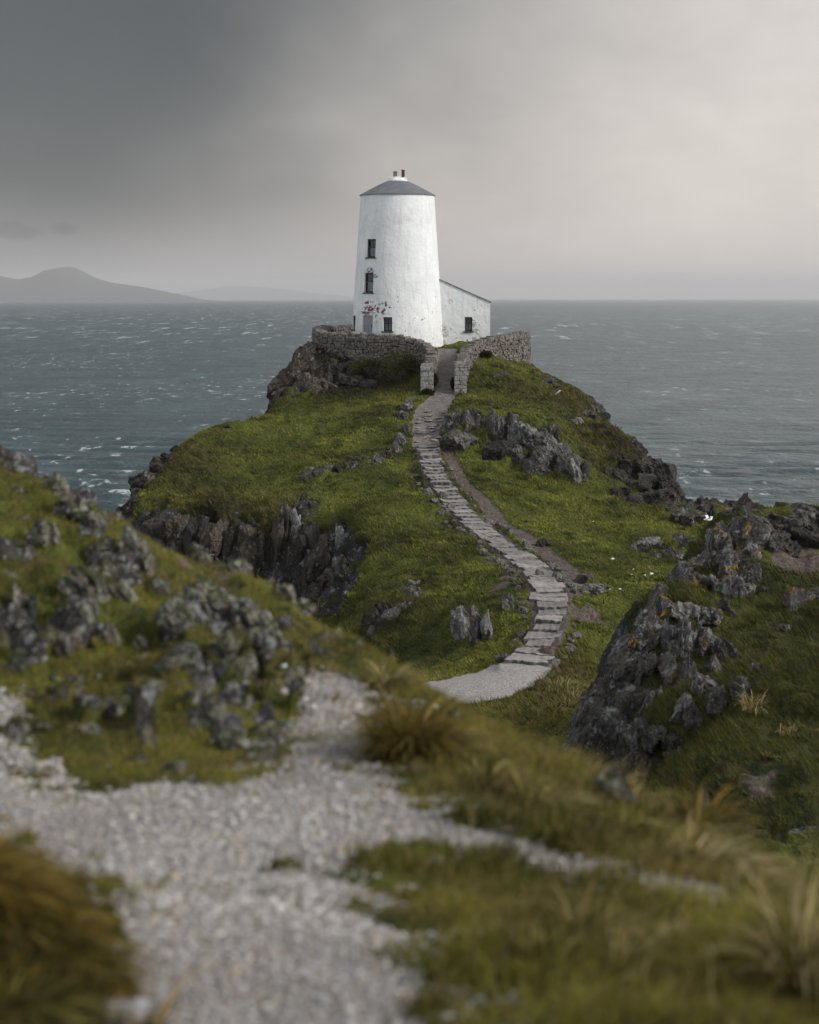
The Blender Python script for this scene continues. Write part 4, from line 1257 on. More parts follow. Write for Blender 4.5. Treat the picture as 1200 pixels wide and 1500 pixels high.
def rock_verts(seed, sub=4, planes=11, rough=0.05, freq=2.5, layers=5):
    """a block of cleaved schist: boxy, cut by random joints, split into upright leaves of unequal height"""
    g = np.random.default_rng(seed)
    V, Fc = ico(sub); V = V.copy()
    V /= (np.abs(V) ** 3.2).sum(1)[:, None] ** (1 / 3.2)
    for _ in range(planes):
        n = g.normal(size=3) * np.array([1.3, 1, 0.9]); n /= np.linalg.norm(n)
        k = V @ n - g.uniform(0.55, 0.95)
        V -= np.outer(np.maximum(k, 0), n)
    off = g.uniform(0, 50)
    u = V[:, 0] + 0.22 * perlin(V * 1.6 + off) + 0.12 * V[:, 2]
    li = np.floor(u * layers / 2 + off).astype(int) % 997
    f1 = _R[(li * 131 + seed * 17) % 4096, 0]; f2 = _R[(li * 57 + seed * 29) % 4096, 1]; f3 = _R[(li * 91 + seed) % 4096, 2]
    up = sstep(V[:, 2], -0.2, 0.5)
    V[:, 2] *= 1 - up * 0.42 * f1
    V[:, 1] = V[:, 1] * (0.72 + 0.32 * f2) + (f3 - 0.5) * 0.16
    lj = np.floor(V[:, 2] * 2.3 + 0.5 * perlin(V * 1.2 - off) + 100).astype(int)
    V[:, 0] += (_R[(lj * 71 + li * 13 + seed) % 4096, 3] - 0.5) * 0.14
    V += V / (np.linalg.norm(V, axis=1)[:, None] + 1e-6) * (fbm(V * np.array([freq * 1.6, freq, freq * 0.8]) + seed * 3.1, 4) * rough)[:, None]
    v, e = vcell(V * np.array([3.6, 2.4, 1.7]) + seed)
    V += V * ((v - 0.5) * 0.12 - 0.07 * sstep(e, 0.13, 0))[:, None]
    return V, Fc


def rock_obj(name, seed, loc, size, rot, mat, parent=None, sub=4, rough=0.05):
    V, Fc = rock_verts(seed, sub, rough=rough)
    V = V * np.array(size)
    o = np_mesh(name, V, [Fc], mat, parent, smooth=False)
    o.location = loc; o.rotation_euler = rot
    return o


# ------------------------------------------------------------------ the stone steps
steps_c = catmull([W(*c) for c in STEP_LINE], 14)
steps_w = np.interp(np.linspace(0, 1, len(steps_c)), np.linspace(0, 1, len(STEP_LINE)), PATH_W[6:])


def build_steps():
    r = random.Random(4)
    d = np.r_[0, np.cumsum(np.linalg.norm(np.diff(steps_c[:, :2], axis=0), axis=1))]
    root = empty('stone_steps', tuple(steps_c[-1]))
    tag(root, 'long flight of worn stone steps winding down from the lighthouse gate', 'steps')
    z_at = lambda s: np.interp(s, d, steps_c[:, 2])
    s = 0.0; z_prev = steps_c[0, 2] + 0.05
    lst = []
    while s < d[-1] - 0.2:
        zl = z_at(s)
        rise = r.uniform(0.085, 0.13)
        # go on until the ground has dropped by one rise
        s2 = s + 0.3
        mx_ = r.uniform(0.55, 0.95) + 0.35 * (s > 33)
        while s2 < d[-1] and z_at(s2) > zl - rise and s2 - s < mx_: s2 += 0.03
        lst.append((s, min(s2, d[-1]))); s = s2
    for (a, b) in lst:
        n = 12
        sm = (a + b) / 2
        k = np.searchsorted(d, sm); k = min(max(k, 1), len(d) - 2)
        t = steps_c[k + 1, :2] - steps_c[k - 1, :2]; t /= np.linalg.norm(t)
        w = np.interp(sm, d, steps_w) * r.uniform(0.76, 0.94) * (1 - 0.10 * (s > 33) * (sm < d[-1] - 2.5))
        zt = z_at(a) + 0.025 + r.uniform(-0.02, 0.02)
        skew = r.uniform(-0.25, 0.25)
        V, Fc = [], []
        yaw = math.atan2(t[1], t[0])
        side = np.array([-t[1], t[0]])
        tilt = r.uniform(-0.05, 0.05); sag = r.uniform(-0.02, 0.05)
        nx = 10
        pa = np.array([np.interp(a, d, steps_c[:, j]) for j in range(2)]); pb_ = np.array([np.interp(b, d, steps_c[:, j]) for j in range(2)])
        fj = [r.uniform(-0.09, 0.09) for _ in range(nx + 1)]
        for i in range(nx + 1):
            q = -w / 2 + w * i / nx
            ej = 0.0 if 0 < i < nx else r.uniform(-0.16, 0.10) * (1 if i else -1)
            for base, ext in ((pa, -0.16), (pb_, fj[i] + skew * q / w)):
                p = base + t * ext + side * (q + ej)
                zz = zt + tilt * q - sag * (1 - (2 * q / w) ** 2) + r.uniform(-0.018, 0.018) - (0.03 if base is pb_ else 0)
                V.append((p[0], p[1], zz)); V.append((p[0], p[1], zt - 0.42))
        for i in range(nx):
            A = i * 4; B = A + 4
            Fc += [(A, A + 2, B + 2, B), (A + 2, A + 3, B + 3, B + 2), (A + 1, A, B, B + 1)]
        Fc += [(0, 1, 3, 2), (nx * 4, nx * 4 + 2, nx * 4 + 3, nx * 4 + 1)]
        o0 = np.array(root.location)
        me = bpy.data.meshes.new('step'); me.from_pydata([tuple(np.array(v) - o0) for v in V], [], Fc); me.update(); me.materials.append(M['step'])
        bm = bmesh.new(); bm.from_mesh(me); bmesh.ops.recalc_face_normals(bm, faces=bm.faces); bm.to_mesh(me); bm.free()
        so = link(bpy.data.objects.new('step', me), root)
        bv = so.modifiers.new('bevel', 'BEVEL'); bv.width = 0.02; bv.segments = 2
    # rough flat stones bedded in the ramp above the flight
    for k in range(26):
        u = r.uniform(0.36, 0.98)
        pp = pl[2:6]; q = u * 3; a_ = min(int(q), 2); f_ = q - a_
        c_ = pp[a_] * (1 - f_) + pp[a_ + 1] * f_
        x = c_[0] + r.uniform(-0.62, 0.62); y = c_[1]
        V, Fc = rock_verts(3000 + k, 3, rough=0.06)
        po = np_mesh('paving_stone', V * np.array([r.uniform(0.16, 0.34), r.uniform(0.14, 0.3), 0.07]), [Fc], M['step'], root, smooth=False)
        po.location = (x - root.location.x, y - root.location.y, zB(x, y) + 0.015 - root.location.z); po.rotation_euler = (0.05, r.uniform(-0.06, 0.06), r.uniform(-1, 1))
    return d


steps_d = build_steps()

# ------------------------------------------------------------------ rocks in their places
def rnd_rot(r, lean=0.3, yaw=0.6):
    return (r.uniform(-lean, lean), r.uniform(-lean, lean) - 0.15, r.uniform(-yaw, yaw))


rr = random.Random(21)
# single rocks of the headland: (column, row of the foot, half width px, half height px, material, label)
SINGLE = [
 (434,798,10,36,'rock_pale','tall pale grey slab standing at the top of the dark left cliff'),
 (420,785,8,32,'rock','narrow grey slab just left of the tall pale slab on the left cliff'),
 (500,806,7,25,'rock_pale','thin pale blade of rock at the right edge of the left cliff gully'),
 (497,842,11,17,'rock_orange','small rock with an orange top below the left cliff gully'),
 (676,935,13,30,'rock_pale','broad left slab of three upright slabs below the grass left of the lower steps'),
 (697,942,10,34,'rock','tall middle slab of three upright slabs left of the lower steps'),
 (714,938,9,30,'rock_pale','narrow right slab of three upright slabs left of the lower steps'),
 (745,893,12,14,'rock','low grey rock beside the top of the lower steps'),
 (665,660,20,18,'rock','low dark outcrop beside the right edge of the upper path'),
 (596,602,10,8,'rock_pale','small pale rock left of the upper path just below the gate'),
 (870,868,24,7,'rock_pale','pale stony outcrop in the grass right of the track end'),
 (858,853,14,7,'rock','dark stones where the side track meets the grass'),
 (950,800,16,7,'rock_pale','low grey stones at the left end of the meadow ridge'),
 (1002,770,16,16,'rock','grey bouldery outcrop at the seaward edge of the meadow'),
 (1020,765,22,12,'rock','broad grey rock beside the white gull'),
 (205,715,14,12,'rock_dark','dark rock on the skyline at the far left of the headland'),
 (256,660,6,5,'rock_dark','small dark rock on the skyline of the green shoulder'),
 (332,627,4,3,'rock_dark','tiny dark rock on the highest skyline of the green shoulder'),
 (795,800,9,6,'rock_dark','lone dark stone in the meadow right of the side track'),
 (1165,895,17,24,'rock_orange','grey rock with a bright orange top on the right knoll'),
 (1195,880,22,11,'rock_orange','low lichened rock at the right edge of the knoll grass'),
 (1148,925,14,7,'rock','small dark rock below the orange topped rock'),
 (965,875,12,10,'rock','small grey rock on the grass rim of the knoll'),
 (1118,870,7,7,'rock_orange','round little rock in the grass of the knoll'),
 (1110,985,10,8,'rock','stone half sunk in the knoll grass'),
 (1085,1025,18,16,'rock','grey rock behind the straw tuft on the knoll'),
]
for i, (px, py, hw, hh, mat, lab) in enumerate(SINGLE):
    near_ = px > 955 and py > 830
    p = hit(px, py, base_B, 20 if near_ else 55, 60 if near_ else 128)
    s = p[1] / F
    o = rock_obj('rock', 100 + i, (p[0], p[1] + hw * s * 0.5, p[2] + hh * s * 0.55), (hw * s * 1.25, hw * s * 1.2, hh * s * 1.35), (rr.uniform(-0.1, 0.1), rr.uniform(-0.25, 0.02), rr.uniform(-0.6, 0.6)), M[mat], rough=0.09)
    tag(o, lab, 'rock', 'single rocks of the headland')


# crags of bedrock: one thing each, its slabs as parts
def crag(label, slabs, loc_hint, seed, nsmall=0):
    root = empty('crag', tuple(loc_hint)); tag(root, label, 'crag', 'crags of bedrock')
    r = random.Random(seed); off = np.array(loc_hint)
    for k, (px, py, D, hw, hh, dp, mat, lean) in enumerate(slabs):
        h_ = hit(px, py, base_B, D - 5, D + 5, 700)
        p = (h_ if abs(h_[1] - D) < 4.5 else W(px, py, D)) - off; s = D / F
        rock_obj('slab', seed * 50 + k, tuple(p), (hw * s * 1.45, dp, hh * s * 1.4), (r.uniform(-0.15, 0.1), lean + r.uniform(-0.08, 0.08), r.uniform(-0.35, 0.35)), M[mat], root, 5, 0.09)
    return root


# the big face of the right-hand knoll
kn = []
kr = random.Random(33)
for px, py, D, hw, hh, mat, ln in (
 (1085,800,48.6,30,34,'rock_orange',0.25),(1075,840,47.6,22,24,'rock_orange',0.2),(1050,812,48.4,20,30,'rock_orange',0.35),(1030,830,47.6,18,24,'rock_orange',0.4),(1020,862,46.4,20,18,'rock_orange',0.5),
 (1080,875,45.6,19,22,'rock_pale',0.1),(1055,865,46.0,14,20,'rock_orange',0.2),(1000,880,45.4,22,16,'rock_orange',0.6),(975,900,44.8,22,18,'rock_orange',0.7),(1005,900,44.4,16,13,'rock_pale',0.3),
 (955,925,43.6,20,28,'rock',0.5),(980,945,42.6,13,34,'rock_orange',0.15),(1002,950,42.2,12,30,'rock_pale',0.12),(1022,940,42.4,12,24,'rock_orange',0.15),(1040,945,42.0,14,16,'rock_orange',0.2),
 (930,950,43.0,18,30,'rock_orange',0.6),(950,980,41.8,18,26,'rock',0.3),(915,985,42.2,16,34,'rock',0.55),(985,990,41.0,16,26,'rock_orange',0.15),(1008,1000,40.4,14,26,'rock',0.1),(1030,1010,39.4,14,24,'rock_pale',0.1),
 (893,1015,41.6,18,34,'rock',0.55),(925,1030,40.8,22,24,'rock',0.3),(960,1030,39.8,14,22,'rock_orange',0.2),(872,1050,41.0,18,34,'rock',0.5),(905,1070,40.0,24,28,'rock',0.2),(935,1080,39.2,16,26,'rock',0.1),
 (855,1090,40.4,18,32,'rock',0.45),(885,1100,39.6,22,24,'rock',0.2),(955,1085,38.4,14,18,'rock',0.15),(1045,985,39.6,14,20,'rock',0.1),(1058,960,40.6,12,16,'rock_orange',0.15),(1050,1030,38.2,14,20,'rock',0.1),(1005,1040,39.0,14,20,'rock_pale',0.1),(1035,905,43.6,16,13,'rock_orange',0.2),(1062,895,44.2,14,12,'rock',0.2),(1000,850,47.0,14,22,'rock_orange',0.5),(985,875,45.8,12,20,'rock',0.6),(1105,845,46.8,12,16,'rock',0.2),(1100,815,48,14,18,'rock_orange',0.2),(990,1115,37.4,14,14,'rock',0.2),(940,1120,38.6,18,14,'rock',0.2),(1020,1055,37.6,12,18,'rock',0.1),(985,1085,37.4,10,12,'rock',0.2)):
    kn.append((px, py, D + 0.35, hw, hh, kr.uniform(0.30, 0.5), mat, ln))
crag('big steep crag with orange lichen on the left face of the right knoll', kn, W(930, 1100, 40.5), 3)
crag('rocky ridge along the top right of the knoll against the sea', [
 (1130,772,50.6,22,14,0.5,'rock',0.3),(1155,775,50.2,22,20,0.5,'rock',0.5),(1185,768,50.5,26,20,0.6,'rock',0.4),(1150,800,48.6,22,14,0.4,'rock',0.6),(1185,795,48.8,22,16,0.5,'rock_dark',0.5),(1115,785,49.6,16,14,0.4,'rock_orange',0.3),(1215,775,50.5,22,26,0.6,'rock',0.3),(1105,772,50.2,20,9,0.4,'rock_orange',0.1)],
 W(1160, 810, 49.5), 5)
crag('grey rock band beside the steps on the right of the upper path', [
 (668,622,104.6,16,16,0.6,'rock',0.1),(692,622,104.2,14,18,0.6,'rock',0.1),(715,620,103.8,10,16,0.6,'rock',-0.1),(728,635,103.2,13,22,0.6,'rock',0.0),(748,628,103.2,13,20,0.6,'rock',-0.1),(770,640,102.8,18,22,0.7,'rock_pale',-0.3),(795,650,102.2,20,24,0.7,'rock',-0.4),
 (730,660,102.0,20,15,0.6,'rock_dark',-0.3),(755,670,101.6,14,15,0.6,'rock',-0.2),(790,685,100.8,24,20,0.7,'rock',-0.35),(815,675,101.0,18,28,0.7,'rock',-0.3),(832,690,100.4,16,24,0.7,'rock',-0.3),(845,700,100.0,10,22,0.6,'rock_pale',-0.2),(690,645,103,12,8,0.5,'rock',0.2)],
 W(760, 700, 101.0), 6)
crag('dark rock point at the right end of the headland slope above the meadow', [
 (950,690,103.4,20,24,1.0,'rock_dark',-0.4),(968,705,102.6,20,24,1.0,'rock_dark',-0.45),(980,725,101.4,14,20,0.9,'rock_dark',-0.4),(935,715,102.0,22,16,0.9,'rock_dark',-0.4),(955,735,100.6,24,12,0.9,'rock_dark',-0.2),(920,690,103.8,16,14,0.8,'rock_dark',-0.4),(905,672,105,14,12,0.7,'rock_dark',-0.4),(935,665,105.4,14,14,0.7,'rock_dark',-0.5),(900,700,103,14,14,0.7,'rock_dark',-0.3),(925,735,100.8,18,10,0.7,'rock_dark',-0.2),(905,725,101.2,14,10,0.7,'rock_dark',-0.2),(975,735,100.6,16,16,0.8,'rock_brown',-0.3)],
 W(960, 745, 101.0), 7)
crag('dark rock face under the left wall running right towards the gate', [
 (485,545,116.6,16,14,0.7,'rock_dark',0.2),(478,568,115.0,16,14,0.6,'rock_brown',0.3),(505,540,116.6,15,12,0.7,'rock_dark',0.1),(500,562,115.2,17,13,0.6,'rock_dark',0.2),(526,545,116.2,15,12,0.6,'rock_brown',0.1),(522,563,115.0,16,10,0.6,'rock_dark',0.1),(548,548,115.8,14,11,0.6,'rock_dark',0.0),(545,563,114.6,15,8,0.5,'rock_dark',0.1),(568,552,115.2,13,9,0.5,'rock_brown',0.0),(588,555,114.6,11,8,0.5,'rock_dark',0.0)],
 W(530, 575, 114.6), 16)
crag('brown crag below the left end of the lighthouse wall', [
 (425,560,116.2,22,28,1.2,'rock_brown',0.5),(440,540,117.0,18,26,1.1,'rock_brown',0.5),(412,590,115.0,14,20,0.9,'rock_brown',0.5),(455,520,118.0,14,18,0.9,'rock_dark',0.4),(448,575,114.8,18,26,0.8,'rock_brown',0.2),(470,560,115.6,14,24,0.7,'rock_dark',0.1)],
 W(435, 600, 115), 8)
crag('line of jagged ledges crossing the green shoulder left of the upper steps', [
 (448,700,98.4,9,7,0.4,'rock',-0.3),(462,694,98.6,8,8,0.4,'rock_pale',-0.3),(478,690,98.8,9,8,0.4,'rock',-0.3),(494,688,99,8,6,0.4,'rock_dark',-0.2),(512,684,99.2,9,7,0.4,'rock',-0.2),(530,679,99.4,11,8,0.4,'rock_pale',-0.2),(548,674,99.6,9,7,0.4,'rock',-0.3),(562,668,100,8,7,0.4,'rock_dark',-0.3),(578,660,101,8,9,0.4,'rock',-0.3),(588,648,102.5,7,12,0.4,'rock_pale',-0.2),(596,632,104.5,6,12,0.4,'rock',-0.2),(590,612,107.5,7,9,0.4,'rock',-0.1)],
 W(520, 690, 99.2), 11)
crag('rough ledge of grey rock below the grass bank at the hollow', [
 (600,872,76.4,10,12,0.4,'rock_orange',0.4),(590,892,75.0,10,14,0.4,'rock',0.5),(576,905,74.4,11,14,0.4,'rock',0.5),(562,918,74.0,12,13,0.4,'rock_dark',0.5),(548,930,73.6,12,12,0.4,'rock',0.5),(535,942,73.6,10,10,0.4,'rock_dark',0.4),(608,858,77.2,8,7,0.3,'rock_pale',0.3)],
 W(570, 930, 74), 12)
crag('dark fissured rocks along the foot of the left headland cliff', [
 (235,770,94.6,16,22,0.8,'rock_dark',0.01),(262,775,94.2,14,20,0.8,'rock_brown',0.28),(285,785,93.8,16,23,0.8,'rock_dark',0.15),(312,790,93.4,19,28,0.8,'rock_brown',0.15),(338,800,93.0,14,27,0.8,'rock_dark',0.22),(362,805,92.8,19,24,0.8,'rock_brown',0.33),(388,810,92.2,19,29,0.8,'rock_dark',0.12),(410,800,92.6,12,36,0.8,'rock_brown',0.01),(455,800,91.4,16,27,0.8,'rock_dark',-0.06),(475,820,89.4,19,26,0.8,'rock_brown',0.19),(450,845,89.6,14,24,0.8,'rock_dark',-0.01),(490,850,87,18,14,0.8,'rock_brown',0.13),(470,870,87.2,23,11,0.8,'rock_brown',0.55)],
 W(360, 850, 92), 13)
crag('dark fringe of rock on the skyline at the far left of the headland', [
 (195,738,99.4,10,14,0.6,'rock_dark',0.5),(206,718,100.6,10,14,0.6,'rock_dark',0.5),(218,702,101.8,10,11,0.6,'rock',0.5),(232,688,103,9,9,0.5,'rock_dark',0.5),(246,674,104.6,9,7,0.5,'rock_dark',0.4)],
 W(205, 740, 100), 14)
crag('broken rocks on the right skyline of the headland slope', [
 (800,562,115.6,11,7,0.4,'rock',-0.4),(812,572,115.4,9,6,0.4,'rock_dark',-0.4),(872,600,114.6,9,10,0.5,'rock',-0.5),(882,615,114.0,9,14,0.5,'rock_dark',-0.5),(860,610,113,10,7,0.4,'rock',-0.4),(845,618,111.6,9,5,0.4,'rock_pale',-0.3),(888,628,112.6,8,9,0.5,'rock',-0.5),(735,552,114.6,10,5,0.4,'rock',-0.2)],
 W(870, 620, 113), 15)
crag('ridge of pale upright stones in the meadow beside the knoll', [
 (930,803,84,8,7,0.3,'rock_pale',-0.4),(945,806,84,7,9,0.3,'rock',-0.4),(958,800,84.5,8,10,0.3,'rock_pale',-0.5),(970,806,84,7,12,0.3,'rock',-0.5),(980,812,83.5,7,14,0.3,'rock_pale',-0.5),(990,815,83.2,7,15,0.3,'rock',-0.5),(1000,822,82.5,7,14,0.3,'rock_pale',-0.5),(962,816,83.4,8,6,0.3,'rock',-0.3)],
 W(975, 820, 83.5), 9)
sea_rocks = ((1030,752,100,28,22,0.1,'dark sea rock with a rounded top left of the gull'),(1062,762,101,26,24,0.0,'squat dark rock in the gap between two bigger sea rocks'),(1085,752,102,24,22,-0.2,'jagged black sea rock highest of the dark row by the water'),(1108,764,101.5,22,20,-0.4,'black sloping rock at the right end of the dark row'),(1000,742,104,12,8,0.0,'small black rock at the foot of the headland point'))
for k, (px, py, D, hw, hh, ln, lab) in enumerate(sea_rocks):
    p = W(px, py, D); s = D / F
    o = rock_obj('sea_rock', 700 + k, tuple(p), (hw * s * 1.25, 1.1, hh * s * 1.3 + 0.1), (0, ln, rr.uniform(-0.5, 0.5)), M['rock_dark'], sub=5, rough=0.22)
    tag(o, lab, 'rock', 'dark rocks at the water')

# kerb stones along the steps and the track
def kerbs():
    r = random.Random(8); n = 0
    d = steps_d; t_all = np.gradient(steps_c[:, :2], axis=0); t_all /= np.linalg.norm(t_all, axis=1)[:, None]
    for sgn, s0, s1, lab, gap in ((1, 5.0, 31.5, 'mossy edging stone in the row between the steps and the dirt track', 0.62), (-1, 4.0, 30.0, 'grey edging stone along the left side of the steps', 0.95), (-1, 33.0, d[-1], 'edging stone beside the lowest steps on the left', 0.9), (1, 34.0, d[-1], 'edging stone beside the lowest steps on the right', 1.2)):
        s = s0
        while s < min(s1, d[-1]):
            k = min(len(d) - 1, np.searchsorted(d, s))
            t = t_all[k]; side = np.array([-t[1], t[0]])
            w = steps_w[k] / 2 + r.uniform(0.12, 0.34)
            x, y = steps_c[k, :2] + side * w * sgn
            z = zB(x, y)
            sz = r.uniform(0.10, 0.20)
            o = rock_obj('edging_stone', 900 + n, (x, y, z + sz * 0.35), (sz * r.uniform(0.9, 1.5), sz * r.uniform(0.8, 1.3), sz * r.uniform(0.7, 1.2)), (r.uniform(-0.3, 0.3), r.uniform(-0.3, 0.3), r.uniform(-3, 3)), M['rock_step'], sub=3)
            tag(o, lab, 'stone', lab.replace('stone', 'stones', 1))
            n += 1; s += gap * r.uniform(0.6, 1.6)
kerbs()
for i, (px, py, hw, hh, lab) in enumerate(((816,850,9,8,'squat green grey block where the steps meet the dirt track'),(722,823,10,7,'flat topped grey stone left of the steps at mid slope'),(790,845,6,9,'pale upright stone at the left edge above the landing'),(648,684,5,6,'pale upright stone between the first steps and the track'),
                                        (646,730,8,8,'pale blocky stone at the left edge of the upper steps'),(660,748,8,9,'larger pale stone at the left edge below the upper steps'),(810,975,12,7,'dark stone at the right foot of the steps'),(830,952,9,6,'grey stone in the bare earth right of the lowest steps'),(745,965,10,6,'grey stone at the left foot of the steps'),(628,578,5,4,'small stone at the foot of the left gate pillar'))):
    p = hit(px, py, base_B, 55, 125); s = p[1] / F
    tag(rock_obj('boulder', 1200 + i, (p[0], p[1], p[2] + hh * s * 0.4), (hw * s * 1.2, hw * s, hh * s * 1.2), (0.1, rr.uniform(-0.2, 0.2), rr.uniform(-1, 1)), M['rock_step'], sub=4), lab, 'stone', 'single stones by the steps')

# small white stones lying on the meadow
r9 = random.Random(12)
for k in range(46):
    c = r9.choice(((900,822,30,8),(925,835,40,10),(880,865,30,8),(975,800,30,10),(990,840,20,8),(830,780,60,25),(950,845,25,6),(1010,765,20,8)))
    px, py = r9.gauss(c[0], c[2] * 0.6), r9.gauss(c[1], c[3] * 0.6)
    p = hit(px, py, base_B, 60, 110, 500); s = r9.uniform(0.03, 0.075)
    tag(rock_obj('white_stone', 1300 + k % 6, (p[0], p[1], p[2] + s * 0.4), (s * 1.3, s, s * 0.8), (0, 0, r9.uniform(-3, 3)), M['bird'] if k % 4 == 0 else M['rock_pale'], sub=2), 'small whitish stone lying in the meadow right of the track', 'stone', 'whitish stones on the meadow')

# rocks of the near left hummock: (column, row of centre, half width px, half height px, lean)
for i, (px, py, hw, hh, ln, lab) in enumerate(NEAR):
    p = hit(px, py + hh * 0.8, base_A, 4, 19)
    s = p[1] / F
    z = p[2] + hh * s * 0.36
    o = rock_obj('rock', 2000 + i, (p[0], p[1] + 0.06, z), (hw * s * 1.3, hw * s * 1.6, hh * s * 1.45), (rr.uniform(-0.15, 0.15), -ln * 0.75, rr.uniform(-0.4, 0.4)), M['rock_near'], sub=4, rough=0.10)
    tag(o, lab, 'rock', 'rocks of the near hummock')
# little stones strewn over the hummock
sel = np.where((AA['hill'] > 0.6) & (PA[:, 1] < 15.2) & (PA[:, 0] > -4.5) & (AA['path'] < 0.1))[0]
for k in range(110):
    i = sel[r9.randrange(len(sel))]; s = r9.uniform(0.02, 0.055)
    p = PA[i]
    tag(rock_obj('small_stone', 2200 + k % 8, (p[0], p[1], p[2] + s * 0.3), (s * 1.4, s, s), (r9.uniform(-0.4, 0.4), r9.uniform(-0.4, 0.4), r9.uniform(-3, 3)), M['rock_near'], sub=2), 'small grey stone lying in the moss of the near hummock', 'stone', 'small stones on the near hummock')

# ------------------------------------------------------------------ gravel: loose shells and pebbles
def gravel():
    g = np.random.default_rng(5)
    V0, F0 = ico(1)
    w = np.clip(AA['path'], 0, 1)
    # pebbles over the gravel, and a thin scatter on the right-hand turf
    n_all = 60000
    x0 = g.uniform(-4.2, 3.6, 400000); y0 = 3.0 + 8.0 * g.random(400000)
    keep = np.abs(x0) < 0.24 * y0 + 0.3
    x0, y0 = x0[keep], y0[keep]
    z, a = base_A(x0, y0)
    turf = (x0 > 0.0) & (y0 < 8.5) & (a['path'] < 0.3)
    gus = sstep(n2(x0, y0, 1.8, 3, 3.0), -0.1, 0.5)
    prob = np.where(a['path'] > 0.45, 0.85, np.maximum(np.where(turf, 0.04 * gus, 0.0), 0.6 * sstep(a['edge'], 0.08, 0.6))) * np.clip((6.0 / y0) ** 0.6, 0.5, 1.3)
    # looser stones along the thin strand of path to the right
    k = np.where(g.random(len(x0)) < prob)[0][:n_all * 3]
    k = g.permutation(k)[:n_all]
    n = len(k)
    sz = np.exp(g.normal(math.log(0.0054), 0.40, n)); sz = np.clip(sz, 0.0035, 0.024)
    sc3 = np.stack([sz * g.uniform(0.8, 1.5, n), sz * g.uniform(0.8, 1.3, n), sz * g.uniform(0.35, 0.8, n)], 1)
    th = g.uniform(0, 6.28, n)
    P = V0[None] * sc3[:, None, :]
    P = P * (1 + 0.18 * g.normal(size=(n, len(V0), 1)))
    c, s = np.cos(th)[:, None], np.sin(th)[:, None]
    X = P[..., 0] * c - P[..., 1] * s + x0[k][:, None]; Y = P[..., 0] * s + P[..., 1] * c + y0[k][:, None]
    Zz = P[..., 2] + (z[k] + sz * 0.3)[:, None]
    V = np.stack([X, Y, Zz], -1).reshape(-1, 3)
    Fc = (F0[None] + (np.arange(n) * len(V0))[:, None, None]).reshape(-1, 3)
    pal = np.array([(0.42, 0.405, 0.39), (0.34, 0.32, 0.30), (0.25, 0.23, 0.22), (0.21, 0.195, 0.185), (0.34, 0.275, 0.21), (0.52, 0.505, 0.485), (0.29, 0.295, 0.31)])
    ci = g.choice(len(pal), n, p=[0.22, 0.26, 0.20, 0.08, 0.08, 0.08, 0.08])
    col = pal[ci] * 1.14 * g.uniform(0.8, 1.15, (n, 1))
    col = col * (0.86 + 0.22 * np.clip(n2(x0[k], y0[k], 1.1, 4, 61.0), -1, 1))[:, None]
    tf = (a['path'][k] < 0.3)
    col[tf] = np.array([0.40, 0.41, 0.41]) * g.uniform(0.6, 1.2, (tf.sum(), 1))
    o = np_mesh('gravel', V, [Fc], M['pebble'], smooth=True, col=np.repeat(np.clip(col, 0, 1), len(V0), 0))
    tag(o, 'loose pale gravel and shell fragments over the near path', 'gravel', kind='stuff')


gravel()

# ------------------------------------------------------------------ grass
def blades(name, P, hgt, wid, lean, col, seed, segs=1, label=''):
    """ribbon blades; lean = (N,3) displacement of the tip"""
    g = np.random.default_rng(seed); n = len(P)
    th = g.uniform(0, 2 * math.pi, n)
    side = np.stack([np.cos(th), np.sin(th), np.zeros(n)], 1) * (wid / 2)[:, None]
    up = np.zeros((n, 3)); up[:, 2] = hgt
    if segs == 1:
        V = np.stack([P - side, P + side, P + up + lean], 1).reshape(-1, 3)
        Fc = [np.arange(n * 3).reshape(-1, 3)]
        k = 3
    else:
        mid = P + up * 0.6 + lean * 0.3
        V = np.stack([P - side, P + side, mid - side * 0.7, mid + side * 0.7, P + up * 0.92 + lean], 1).reshape(-1, 3)
        b = (np.arange(n) * 5)[:, None]
        Fc = [np.concatenate([b + np.array([[0, 1, 3, 2]])]), b + np.array([[2, 3, 4]])]
        k = 5
    o = np_mesh(name, V, Fc, M['blade'], smooth=True, col=np.repeat(col, k, 0))
    tag(o, label, 'grass', kind='stuff')
    return o


def scatter(P, Q, weight, n, g):
    cen = P[Q].mean(1)
    a = np.linalg.norm(np.cross(P[Q[:, 1]] - P[Q[:, 0]], P[Q[:, 3]] - P[Q[:, 0]]), axis=1)
    w = a * weight; w = np.cumsum(w); w /= w[-1]
    i = np.searchsorted(w, g.random(n))
    u, v = g.random((n, 1)), g.random((n, 1)); q = Q[i]
    p = (P[q[:, 0]] * (1 - u) + P[q[:, 1]] * u) * (1 - v) + (P[q[:, 3]] * (1 - u) + P[q[:, 2]] * u) * v
    return p, q[:, 0]


